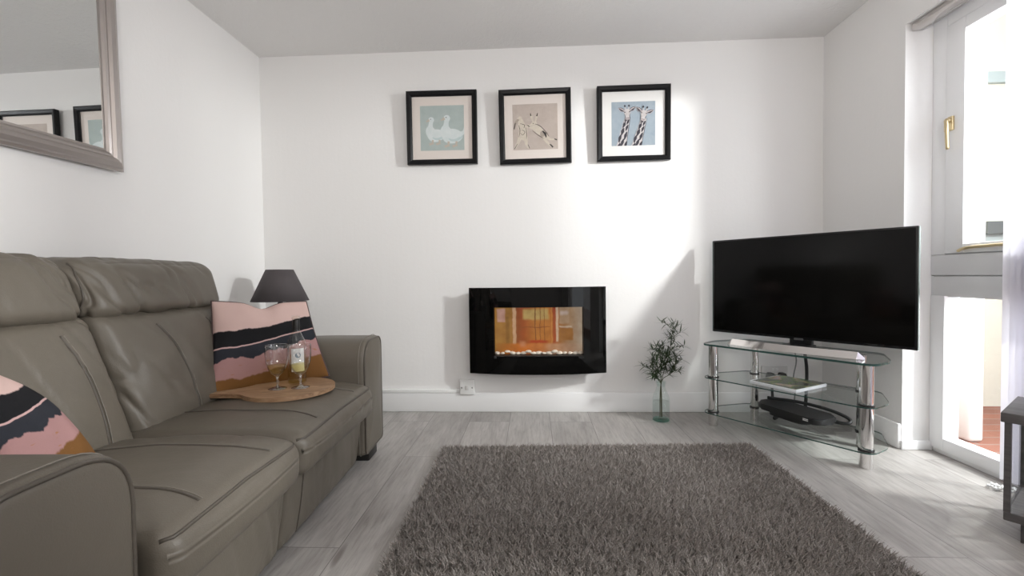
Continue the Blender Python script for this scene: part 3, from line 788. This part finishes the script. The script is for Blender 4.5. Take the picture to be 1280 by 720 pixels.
def cushion(name, label, BL, BR, TL, TR, thick, wr=.5, sag=.0, bow=0.):
    BL, BR, TL, TR = map(Vector, (BL, BR, TL, TR)); N = 30
    c = (BL+BR+TL+TR)/4; nrm = ((BR-BL).cross(TL-BL)).normalized()
    t = thing(name, label, 'cushion', (c.x, c.y, min(p.z for p in (BL,BR,TL,TR))))
    base = Vector(t.location); bm = bmesh.new(); uvl = bm.loops.layers.uv.new('UVMap')
    def pt(u, v, s):
        a, b = 2*u-1, 2*v-1
        # edges bow inwards between the corners
        uu = .5 + (a*(1-.035*(1-b*b)))/2; vv = .5 + (b*(1-.04*(1-a*a)))/2
        p = BL*(1-uu)*(1-vv) + BR*uu*(1-vv) + TL*(1-uu)*vv + TR*uu*vv
        prof = max(0, (1-a**2))**.45 * max(0, (1-b**2))**.45
        fold = noise.noise(Vector((u*4+c.x*9, v*3, s*5)))*.012*prof*wr*2 - sag*math.exp(-((a*5.2)**2))*max(0,b)**2*.5
        return p + nrm*(s*(thick/2)*prof + fold) - Vector((0,0,sag*math.exp(-(a*3.5)**2)*max(0,b)**3)) - nrm*(bow*(1-a*a)*(1-v)**2) - base
    V = {}; UVC = {}
    for s in (1, -1):
        for i in range(N+1):
            for j in range(N+1):
                e = i in (0,N) or j in (0,N)
                if e and s == -1: V[s,i,j] = V[1,i,j]; continue
                ui, vj = [.5-.5*math.cos(PI*q/N)*.7-.5*(1-2*q/N)*.3 for q in (i,j)]
                UVC[i,j] = (ui, vj); V[s,i,j] = bm.verts.new(pt(ui, vj, s))
        for i in range(N):
            for j in range(N):
                q = [(i,j),(i+1,j),(i+1,j+1),(i,j+1)]
                if s < 0: q = q[::-1]
                f = bm.faces.new([V[s,a,b] for a, b in q])
                for l, (a, b) in zip(f.loops, q): l[uvl].uv = UVC[a,b]
    edge = [V[1,i,0].co.copy() for i in range(N)] + [V[1,N,j].co.copy() for j in range(N)] + [V[1,i,N].co.copy() for i in range(N,0,-1)] + [V[1,0,j].co.copy() for j in range(N,0,-1)]
    link('cover', bm, M['cushion'], t, True)
    bm = bmesh.new(); tube(bm, edge, .0035, 6, closed=True); link('edge_seam', bm, mat('dark_cushion_edge', (.09,.06,.06), .9), t, True)
    return t
cushion('cushion', 'pink, black and ochre banded cushion leaning upright in the corner behind the wine bottle',
        (-1.250,1.660,.428), (-.915,1.955,.448), (-1.330,1.790,.798), (-1.055,2.035,.780), .120, .6, .026, .060)
cushion('cushion', 'pink and black banded cushion tucked inside the nearer sofa arm, partly cut off by it',
        (-1.00,.81,.45), (-1.06,1.035,.442), (-1.20,.775,.715), (-1.265,.965,.680), .15, .6, .0)

# ================================================================== BOARD, GLASSES, BOTTLE
BZ = .4345
bd = thing('serving_board', 'round wooden serving board with a tapered handle lying on the sofa seat', 'board', (-.985, 1.752, BZ), math.atan2(-.095,-.25))
R0 = .170
poly = []
for k in range(61):
    a = math.radians(22) + math.radians(316)*k/60; poly.append((R0*math.cos(a), R0*math.sin(a)))
poly += [(.200,-.038),(.245,-.022),(.285,-.017),(.298,-.008),(.298,.008),(.285,.017),(.245,.022),(.200,.038)]
bm = bmesh.new(); prism(bm, poly, 0, .016)
bmesh.ops.bevel(bm, geom=[e for e in bm.edges if abs(e.verts[0].co.z-e.verts[1].co.z) < 1e-5], offset=.004, segments=2, affect='EDGES')
auto_smooth(link('board', bm, M['wood'], bd), 50)
TOP = BZ+.016
def wine_glass(name, label, x, y):
    t = thing(name, label, 'wine glass', (x, y, TOP), 0, 'wine glasses on the board')
    prof = [(0,.004),(.010,.006),(.030,.004),(.034,.0015),(.034,0),(.0,0)]
    bm = bmesh.new(); lathe(bm, [(0,0),(.034,0),(.034,.002),(.018,.0055),(.006,.010)], 32); link('foot', bm, M['cut_glass'], t, True)
    bm = bmesh.new(); lathe(bm, [(0,.0095),(.006,.010),(.0042,.020),(.0060,.030),(.0042,.038),(.0075,.049),(0,.0495)], 16); link('stem', bm, M['cut_glass'], t, True)
    bm = bmesh.new(); lathe(bm, [(0,.050),(.010,.052),(.022,.062),(.033,.082),(.040,.106),(.0425,.135),(.0420,.172),(.0416,.1735),(.0408,.172),(.0412,.135),(.0387,.107),(.0318,.084),(.021,.0655),(.010,.056),(0,.055)], 40); link('bowl', bm, M['drink_glass'], t, True)
    bm = bmesh.new(); lathe(bm, [(0,.0565),(.010,.0575),(.0205,.0668),(.0308,.0848),(.0345,.094),(0,.094)], 30); o = link('wine', bm, M['wine'], t, True); o['label'] = 'pale white wine'
wine_glass('wine_glass', 'stemmed glass of white wine on the board, nearer the handle and left of the bottle', -1.018, 1.722)
wine_glass('wine_glass', 'stemmed glass of white wine on the board standing right in front of the bottle', -.935, 1.742)
wb = thing('wine_bottle', 'clear bottle of white wine with black capsule standing on the board', 'bottle', (-.985, 1.812, TOP))
bm = bmesh.new(); lathe(bm, [(0,.004),(.030,.001),(.0355,.006),(.0362,.02),(.0362,.155),(.034,.175),(.024,.198),(.0145,.218),(.0132,.232),(.0132,.268),(.0155,.269),(.0155,.280),(.012,.281)], 36); link('bottle_glass', bm, M['wine_bottle_glass'], wb, True)
bm = bmesh.new(); lathe(bm, [(0,.007),(.0335,.009),(.0338,.02),(.0338,.12),(0,.12)], 32); o = link('wine', bm, M['wine'], wb, True); o['label'] = 'pale yellow wine'
bm = bmesh.new(); lathe(bm, [(.0138,.224),(.0140,.228),(.0140,.262),(.0136,.264)], 28); link('capsule', bm, M['capsule'], wb, True)
bm = bmesh.new(); lathe(bm, [(.0,.262),(.0162,.262),(.0165,.27),(.0162,.283),(0,.284)], 28); link('bottle_lip', bm, M['clear'], wb, True)
bm = bmesh.new()
a0 = math.radians(-95); rr = .0368
for k in range(13):
    a = a0 + math.radians(76)*k/12
    pass
V = [[bm.verts.new((rr*math.cos(a0+math.radians(80)*k/12), rr*math.sin(a0+math.radians(80)*k/12), z)) for z in (.055,.150)] for k in range(13)]
for A, B in zip(V, V[1:]): bm.faces.new((A[0], B[0], B[1], A[1]))
lb = link('label', bm, M['paper'], wb, True); lb['label'] = 'white paper label with a round grey emblem'
bm = bmesh.new(); am = a0 + math.radians(40); r2 = rr+.0004
def disc_on(bm, am, zc, rad, r2, n=20):
    vs = [bm.verts.new((r2*math.cos(am+rad*math.cos(2*PI*k/n)/r2), r2*math.sin(am+rad*math.cos(2*PI*k/n)/r2), zc+rad*math.sin(2*PI*k/n))) for k in range(n)]; bm.faces.new(vs)
disc_on(bm, am, .122, .011, r2); link('emblem', bm, M['label_ink'], lb)

# ================================================================== TABLE LAMP (in the corner behind the sofa arm)
tb = thing('side_table', 'small dark side table hidden in the corner behind the far sofa arm', 'table', (-1.50, 2.60, 0))
bm = bmesh.new(); lathe(bm, [(0,.465),(.17,.465),(.175,.472),(.175,.484),(.17,.49),(0,.49)], 40); link('table_top', bm, M['table_wood'], tb, True)
bm = bmesh.new(); lathe(bm, [(0,0),(.14,0),(.14,.015),(.03,.03),(.022,.06),(.022,.465)], 28); link('pedestal', bm, M['table_wood'], tb, True)
lp = thing('table_lamp', 'table lamp with dark charcoal tapered shade in the corner beyond the sofa', 'lamp', (-1.505, 2.60, .49))
bm = bmesh.new(); lathe(bm, [(0,0),(.07,0),(.072,.01),(.03,.02),(.02,.04),(.035,.09),(.055,.13),(.052,.175),(.030,.205),(.030,.212),(.046,.214),(.046,.218),(.014,.221),(.010,.228)], 28); link('lamp_base', bm, M['lamp_metal'], lp, True)
bm = bmesh.new(); lathe(bm, [(.010,.226),(.012,.232),(.016,.237),(.016,.255),(.010,.262),(.010,.285)], 20); link('bulb_holder', bm, M['black_plastic'], lp, True)
bm = bmesh.new(); lathe(bm, [(.155,.266),(.158,.266),(.075,.452),(.072,.452),(.155,.266)], 56); link('lamp_shade', bm, M['shade'], lp, True)
bm = bmesh.new(); tube(bm, [(-.075,0,.44),(0,0,.438),(.075,0,.44)], .002, 6); tube(bm, [(0,0,.284),(0,0,.439)], .003, 6); link('shade_carrier', bm, M['lamp_metal'], lp, True)

# ================================================================== RUG
rug = thing('area_rug', 'dark grey-brown shaggy rug on the pale plank floor before the sofa', 'rug', (0, 0, 0))
c00, c10, c11, c01 = np.array([-.462,.35]), np.array([1.085,.35]), np.array([1.085,2.290]), np.array([-.462,2.232])
bm = bmesh.new(); prism(bm, [tuple(c00), tuple(c10), tuple(c11), tuple(c01)], 0.001, .010); link('backing', bm, mat('rug_backing', (.06,.052,.048), .95), rug)
def pile():
    NB = 210000
    v = rng.random(NB)**.8; v = 1 - v*1.0            # denser further from the lens is not needed; keep uniform-ish
    v = rng.random(NB); u = rng.random(NB)
    base = (c00[None]*((1-u)*(1-v))[:,None] + c10[None]*(u*(1-v))[:,None] + c11[None]*(u*v)[:,None] + c01[None]*((1-u)*v)[:,None])
    keep = base[:,1] > .45
    base = base[keep]; n = len(base); u = u[keep]; v = v[keep]
    # pile direction swirls in patches
    X_, Y_ = base[:,0], base[:,1]
    a = -.9 + .45*np.sin(X_*4.1+1.3*np.sin(Y_*3.3)) + 1.5*np.sin(X_*135+2.2*np.sin(Y_*87)+X_*Y_*47) + 1.1*np.sin(Y_*165+2.0*np.sin(X_*103)) + rng.normal(0,.8,n)
    lean = rng.uniform(.006,.026,n); hgt = rng.uniform(.024,.040,n)*(.86+.14*np.sin(X_*119+1.7*np.sin(Y_*95))*np.sin(Y_*137+1.9*np.sin(X_*82)))
    wd = rng.uniform(.0011,.0022,n)
    th = rng.uniform(0,2*np.pi,n); s = np.stack([np.cos(th), np.sin(th)],1)*wd[:,None]
    dr = np.stack([np.cos(a), np.sin(a)],1)
    z0 = np.full(n,.008)
    P = np.zeros((n,5,3),np.float32)
    P[:,0,:2] = base-s; P[:,1,:2] = base+s; P[:,0,2] = P[:,1,2] = z0
    mid = base+dr*(lean*.35)[:,None]
    P[:,2,:2] = mid+s*.9; P[:,3,:2] = mid-s*.9; P[:,2,2] = P[:,3,2] = z0+hgt*.6
    P[:,4,:2] = base+dr*lean[:,None]; P[:,4,2] = z0+hgt
    me = bpy.data.meshes.new('pile'); me.vertices.add(n*5); me.vertices.foreach_set('co', P.ravel())
    idx = np.arange(n)[:,None]*5
    loops = np.concatenate([idx+np.array([[0,1,2,3]]), idx+np.array([[3,2,4]])],1).ravel()
    me.loops.add(len(loops)); me.loops.foreach_set('vertex_index', loops.astype(np.int32))
    me.polygons.add(2*n); st = np.stack([np.arange(n)*7, np.arange(n)*7+4],1).ravel(); me.polygons.foreach_set('loop_start', st.astype(np.int32))
    tot = np.tile([4,3],n); 
    try: me.polygons.foreach_set('loop_total', tot.astype(np.int32))
    except Exception: pass
    me.update(); me.validate()
    m = mat('shaggy_pile', (.13,.115,.105), .85, spec=.2); k = NT(m)
    nn = k.noise(k.coord('Object'), 420, 2); n2 = k.noise(k.coord('Object'), 4, 2)
    c = k.ramp(nn.outputs[0], [(.3,(.22,.200,.187)),(.55,(.39,.358,.335)),(.75,(.62,.575,.545))])
    c = k.mix(1.0, c, k.ramp(n2.outputs[0], [(.3,(.92,.91,.90)),(.7,(1.05,1.05,1.05))]), 'MULTIPLY'); k.l(c, k.b.inputs['Base Color'])
    me.materials.append(m); o = bpy.data.objects.new('pile', me); COL.objects.link(o); o.parent = rug; o['kind'] = 'stuff'
pile()

# ================================================================== TV STAND + TV
UA = math.atan2(-.788,.616)
SX, SY = 1.270, 2.362
st = thing('tv_stand', 'three-tier clear glass stand with chrome legs under the television', 'tv stand', (SX, SY, 0), UA)
# local x runs along the front edge, local y points to the corner
gp = [(-.410,-.052),(.410,-.052),(.428,.11),(.335,.33),(-.335,.33),(-.428,.11)]
for nm, z, th in (('glass_top', .470, .010), ('glass_shelf', .279, .006), ('glass_shelf', .076, .006)):
    sc = 1.0 if nm == 'glass_top' else .985
    poly = round_poly([(x*sc, y) for x, y in gp], [.05,.05,.05,.04,.04,.05], 6)
    bm = bmesh.new(); prism(bm, poly, z, z+th, 0, 1); link(nm, bm, [M['shelf_glass'], M['shelf_edge']], st)
for lx, ly, r in ((-.365,0,.027),(.365,0,.027),(-.265,.276,.022),(.265,.276,.022)):
    bm = bmesh.new(); lathe(bm, [(0,0),(r*.96,0),(r,.004),(r,.469),(0,.469)], 32, (lx,ly,0)); lg = link('leg', bm, M['chrome'], st, True); auto_smooth(lg, 50)
    for z in (.0735, .2765):
        bm = bmesh.new(); lathe(bm, [(r+.0004,z),(r+.004,z),(r+.004,z+.012),(r+.0004,z+.012)], 28, (lx,ly,0)); auto_smooth(link('collar', bm, M['black_plastic'], lg, True), 40)
TA_ = math.atan2(-.778,.628); TW, TH = .958, .558
tvx, tvy = 1.110 + .0 , 2.818
tv = thing('television', 'large black flat television standing angled on the glass stand', 'television', (tvx+.628*TW/2, tvy-.778*TW/2, .480), TA_)
zb = .529-.480
bm = bmesh.new(); box(bm, -TW/2, TW/2, .000, .020, zb, zb+TH, bev=.003); auto_smooth(link('bezel', bm, M['tv_bezel'], tv))
boxobj('screen', M['tv_screen'], (-TW/2+.009, TW/2-.009, -.0012, .004, zb+.014, zb+TH-.009), tv)
bm = bmesh.new(); box(bm, -.36, .36, .018, .062, zb+.03, zb+TH-.16, bev=.012, seg=3); auto_smooth(link('back_housing', bm, M['black_plastic'], tv))
for sx in (-1, 1): boxobj('side_strip', M['tv_edge'], (min(sx*TW/2, sx*(TW/2+.003)), max(sx*TW/2, sx*(TW/2+.003)), .001, .019, zb+.002, zb+TH-.002), tv)
bm = bmesh.new(); box(bm, -.022, .022, -.004, .002, zb-.004, zb+.006, bev=.002); auto_smooth(link('sensor_badge', bm, mat('smoked_badge', (.10,.10,.105), .3), tv))
# silver T-shaped foot: faceted bar, slightly bowed, with pointed ends
bm = bmesh.new(); secs = []
for k in range(25):
    t = -1 + 2*k/24; x = t*.322; y = -.150 + .030*abs(t)**1.5; s = min(1, (1-abs(t))/.06+.25); hz = .034*s
    secs.append([bm.verts.new((x, y+dy*s, dz)) for dy, dz in ((-.024,.002),(.024,.002),(.024,hz*.55),(.016,hz),(.002,hz))])
for A, B in zip(secs, secs[1:]):
    for k in range(5): bm.faces.new((A[k], A[(k+1) % 5], B[(k+1) % 5], B[k]))
bm.faces.new(secs[0][::-1]); bm.faces.new(secs[-1]); bmesh.ops.recalc_face_normals(bm, faces=bm.faces)
fb = link('foot_bar', bm, M['silver'], tv); fb['label'] = 'polished silver foot bar'
bm = bmesh.new(); box(bm, -.065, .065, -.128, .055, .002, .022, bev=.004); box(bm, -.055, .055, .022, .05, .012, zb+.06, bev=.006); auto_smooth(link('neck', bm, M['black_plastic'], tv))
# magazine on the middle shelf
mg = thing('magazine', 'white-edged magazine with a green picture cover on the middle glass shelf', 'magazine', (1.355, 2.447, .2855), math.atan2(-.22,.126))
bm = bmesh.new(); box(bm, -.125, .125, -.135, .135, 0, .016, bev=.003); auto_smooth(link('pages', bm, mat('white_page_edges', (.74,.76,.80), .6), mg))
def covermat():
    m = mat('photo_cover', (.2,.25,.15), .25); k = NT(m); n = k.noise(k.coord('Object'), 11, 3, .5, .8)
    k.l(k.ramp(n.outputs[0], [(.32,(.045,.045,.04)),(.44,(.12,.11,.10)),(.52,(.10,.19,.05)),(.60,(.42,.30,.24)),(.70,(.36,.36,.44))]), k.b.inputs['Base Color']); return m
boxobj('cover', covermat(), (-.115, .118, -.128, .128, .0155, .0170), mg)
# set-top box on the bottom shelf
bx = thing('set_top_box', 'black set-top box with rounded ends on the lowest glass shelf', 'box', (1.425, 2.510, .0825), math.atan2(-.36,.135))
poly = round_poly([(-.195,-.085),(.195,-.085),(.195,.095),(-.195,.095)], .075, 8)
bm = bmesh.new(); prism(bm, poly, .024, .058); bmesh.ops.bevel(bm, geom=[e for e in bm.edges if abs(e.verts[0].co.z-e.verts[1].co.z) < 1e-5], offset=.008, segments=3, affect='EDGES'); auto_smooth(link('housing', bm, M['black_plastic'], bx), 50)
poly = round_poly([(-.13,-.06),(.10,-.06),(.10,.07),(-.13,.07)], .055, 8)
bm = bmesh.new(); prism(bm, poly, 0, .026); auto_smooth(link('base_plinth', bm, M['black_plastic'], bx), 50)
bm = bmesh.new()
for k in range(2): box(bm, .122, .150, -.0875+.0, -.0845, .040+.007*k, .0435+.007*k)
link('front_mark', bm, mat('pale_display_mark', (.7,.7,.7), .5), bx)
# wall socket with two plugs
ds = thing('double_socket', 'pale double wall socket with two black plugs behind the glass stand', 'socket', (1.527, D, .248))
bm = bmesh.new(); box(bm, -.080, .080, -.014, 0, -.048, .048, bev=.004); auto_smooth(link('face_plate', bm, M['metal_socket'], ds))
for sx in (-.036, .036):
    bm = bmesh.new(); tri = round_poly([(-.026,-.022),(.026,-.022),(.016,.020),(-.016,.020)], .008, 4); prism(bm, tri, .0, .034)
    bmesh.ops.transform(bm, matrix=Matrix.Translation((sx,-.014,-.012)) @ Matrix.Rotation(PI/2, 4, 'X'), verts=bm.verts); auto_smooth(link('plug', bm, M['black_plastic'], ds), 45)
    bm = bmesh.new(); box(bm, sx*.35-.006, sx*.35+.006, -.0175, -.013, .018, .034, bev=.001); link('switch', bm, M['socket'], ds)
def cable(label, pts, r, m):
    bm = bmesh.new(); tube(bm, spline(pts, 10), r, 8); return tag(link('cable', bm, m, None, True), label, 'cable')
cable('thick black cable dropping straight from the television behind the glass stand', [(1.50,2.56,.56),(1.52,2.585,.47),(1.55,2.62,.40),(1.575,2.65,.32),(1.58,2.66,.20),(1.57,2.655,.092)], .009, M['cable'])
cable('thin grey cable hanging left of the thick black one behind the stand', [(1.475,2.57,.56),(1.475,2.60,.47),(1.505,2.63,.38),(1.495,2.64,.28),(1.515,2.66,.18),(1.52,2.70,.02)], .0035, M['grey_cable'])
cable('black cable curving in an arc over the back of the set-top box', [(1.36,2.66,.16),(1.40,2.65,.155),(1.50,2.60,.150),(1.60,2.50,.137),(1.655,2.42,.112),(1.63,2.40,.092),(1.56,2.47,.092)], .009, M['cable'])
cable('grey cable trailing right from the magazine along the middle shelf', [(1.46,2.52,.292),(1.52,2.50,.293),(1.58,2.42,.2895),(1.62,2.36,.2895),(1.655,2.315,.2895)], .0035, M['grey_cable'])
cable('black looped cable dropping from the left plug to the floor', [(1.491,D-.05,.235),(1.48,D-.07,.17),(1.45,2.78,.12),(1.42,2.745,.105),(1.47,2.74,.09),(1.43,2.72,.02),(1.47,2.76,.012)], .008, M['cable'])

# ================================================================== VASE + SPRIGS
vx, vy = .768, 2.735
va = thing('glass_vase', 'pale green glass bottle vase half full of water on the floor by the wall', 'vase', (vx, vy, 0))
bm = bmesh.new(); lathe(bm, [(0,.006),(.046,.004),(.050,.010),(.0505,.03),(.0500,.13),(.044,.155),(.031,.185),(.0255,.205),(.0250,.222),(.030,.226),(.030,.238),(.026,.240),(.022,.238),(.0215,.205)], 36); link('bottle_body', bm, M['green_glass'], va, True)
bm = bmesh.new(); lathe(bm, [(0,0),(.044,0),(.0495,.004),(.0495,.011),(.040,.014),(0,.015)], 36); link('base_disc', bm, M['green_glass_base'], va, True)
bm = bmesh.new(); lathe(bm, [(0,.0155),(.047,.0155),(.0478,.03),(.0475,.118),(.0,.118)], 32); link('water', bm, M['water'], va, True)
def sprig(label, top, bend, seed, nl, Lf, nside):
    r = random.Random(seed); t = thing('leafy_sprig', label, 'sprig', (vx, vy, .02), 0, 'leafy sprigs in the glass vase')
    top = Vector(top)-Vector((vx,vy,.02)); ptsm = spline([(bend[0]*-.3,bend[1]*-.3,.0),(bend[0]*.1,bend[1]*.1,.21),(top.x*.45+bend[0],top.y*.4+bend[1],top.z*.70),tuple(top)], 12)
    bm = bmesh.new(); tube(bm, ptsm, [.0026-.0016*i/len(ptsm) for i in range(len(ptsm))], 6); lf = bmesh.new()
    twigs = [ptsm[len(ptsm)//2:]]
    for q in range(nside):
        i = int(len(ptsm)*(.55+.38*q/max(1,nside))); b = ptsm[i]; a = r.uniform(0,2*PI); L = r.uniform(.05,.10)
        d = Vector((math.cos(a)*1.0, math.sin(a)*.6, r.uniform(.2,.9))).normalized()
        tw = spline([b, b+d*L*.5+Vector((0,0,.006)), b+d*L], 6); tube(bm, tw, .0012, 5); twigs.append(tw)
    for tw in twigs:
        for _ in range(nl):
            f = r.random(); p = tw[min(len(tw)-1, int(f*len(tw)))]
            a = r.uniform(0,2*PI); up = r.uniform(-.15,.9); d = Vector((math.cos(a), math.sin(a)*.8, up)).normalized(); L = Lf*r.uniform(.6,1.15)
            s = d.cross(Vector((0,0,1))).normalized() if abs(d.z) < .95 else Vector((1,0,0)); w = r.uniform(.0026,.0042)
            droop = r.uniform(-.3,.5)
            q = [p + d*L*k/4 + Vector((0,0,-droop*L*(k/4)**2)) for k in range(5)]; ww = [w*.4, w, w*.95, w*.6, 0]
            Lq = [lf.verts.new(c - s*x) for c, x in zip(q, ww)]; Rq = [lf.verts.new(c + s*x) for c, x in zip(q[:-1], ww[:-1])]
            for k in range(4):
                if k < 3: lf.faces.new((Lq[k], Rq[k], Rq[k+1], Lq[k+1]))
                else: lf.faces.new((Lq[k], Rq[k], Lq[k+1]))
    link('stem', bm, M['stem'], t, True); o = link('leaves', lf, M['leaf'], t, True)
sprig('tallest leafy sprig in the bottle vase, leaning right at its tip', (vx+.072, vy-.01, .60), (.022,0), 3, 30, .062, 7)
sprig('upright dense leafy sprig in the middle of the bottle vase', (vx+.018, vy+.01, .47), (-.004,.004), 5, 34, .060, 6)
sprig('short leafy sprig in the bottle vase, spreading left', (vx-.055, vy-.02, .37), (-.018,0), 8, 30, .064, 5)
sprig('feathery leafy sprig in the bottle vase, drooping right', (vx+.105, vy+.01, .41), (.022,.004), 13, 26, .062, 5)

# ================================================================== GLASS-SIDED CABINET at the right edge
ca = math.atan2(-.79,.61)
cb = thing('glass_cabinet', 'small dark grey box cabinet with glass sides on the floor by the blind', 'cabinet', (1.520, 1.510, 0), ca)
CW, CD, z0, z1 = .16, .31, .072, .425      # local x along the front, local y towards the window
bm = bmesh.new(); box(bm, -.008, CW, -.008, CD, z1-.032, z1, bev=.003); auto_smooth(link('top_board', bm, M['dark_wood'], cb))
bm = bmesh.new(); box(bm, 0, CW, 0, CD, z0, z0+.028, bev=.003); auto_smooth(link('bottom_board', bm, M['dark_wood'], cb))
for px, py in ((0,0),(CW-.016,0),(0,CD-.016),(CW-.016,CD-.016)):
    bm = bmesh.new(); box(bm, px, px+.016, py, py+.016, z0+.028, z1-.032); link('corner_post', bm, M['dark_wood'], cb)
boxobj('glass_front', M['clear'], (.016, CW-.016, .006, .010, z0+.028, z1-.032), cb)
boxobj('glass_back', M['clear'], (.016, CW-.016, CD-.010, CD-.006, z0+.028, z1-.032), cb)
boxobj('glass_side', M['clear'], (.006, .010, .016, CD-.016, z0+.028, z1-.032), cb)
boxobj('glass_side', M['clear'], (CW-.010, CW-.006, .016, CD-.016, z0+.028, z1-.032), cb)
bm = bmesh.new(); box(bm, .035, CW-.035, .035, CD-.035, 0, z0); link('plinth', bm, M['dark_wood'], cb)

# ================================================================== LIGHT
def area(name, loc, size, sizey, power, target, col=(1,1,1), shape='RECTANGLE', spread=180):
    l = bpy.data.lights.new(name, 'AREA'); l.shape = shape; l.size = size
    if shape in ('RECTANGLE','ELLIPSE'): l.size_y = sizey
    l.energy = power; l.color = col; l.spread = math.radians(spread)
    o = bpy.data.objects.new(name, l); COL.objects.link(o); o.location = loc
    o.rotation_euler = (Vector(target)-Vector(loc)).to_track_quat('-Z','Y').to_euler(); return o
# hard daylight from outside the window, the soft light of the patio window nearer the lens, and an unseen fill added to bounce off the ceiling
area('outdoor_daylight', (3.07,1.20,1.94), .20, .20, 92, (-.3,2.4,1.2), (1.0,.985,.965), 'DISK', 150)
area('patio_window_daylight', (XR+.20,(P0+P1)/2,1.1), P1-P0-.1, 1.9, 11, (-3,(P0+P1)/2+.3,1.1), (.96,.98,1.0))
area('unseen_bounce_fill', (.30,-.80,1.45), .5, .5, 40, (.30,-.20,2.35), (1,.965,.93), 'DISK')
area('window_daylight', (2.40,1.65,1.35), 1.2, 1.7, 52, (0,1.6,1.0), (.94,.97,1.0))
w = bpy.data.worlds.new('daylight'); SC.world = w; w.use_nodes = True
w.node_tree.nodes['Background'].inputs[0].default_value = (.90,.95,1.0,1); w.node_tree.nodes['Background'].inputs[1].default_value = 1.6

# ================================================================== CAMERA
cam = bpy.data.cameras.new('camera'); cam.sensor_fit = 'HORIZONTAL'; cam.sensor_width = 36; cam.lens = 36*559.54/1280; cam.clip_start = .02
co = bpy.data.objects.new('camera', cam); COL.objects.link(co)
F = Vector((-0.046677,0.998579,-0.02571458)); R_ = Vector((0.99884389,0.0463622,-0.01270559)); U_ = Vector((0.01149535,0.02627791,0.99958858))
mm = Matrix((R_, U_, -F)).transposed().to_4x4(); mm.translation = (0,0,ZC); co.matrix_world = mm
SC.camera = co
SC.view_settings.view_transform = 'Standard'; SC.view_settings.look = 'None'; SC.view_settings.gamma = 1; SC.view_settings.exposure = -0.08
SC.view_settings.use_curve_mapping = False
SC.cycles.use_denoising = True
SC.cycles.max_bounces = 12; SC.cycles.transparent_max_bounces = 40; SC.cycles.diffuse_bounces = 6; SC.cycles.glossy_bounces = 6
SC.cycles.sample_clamp_indirect = 8
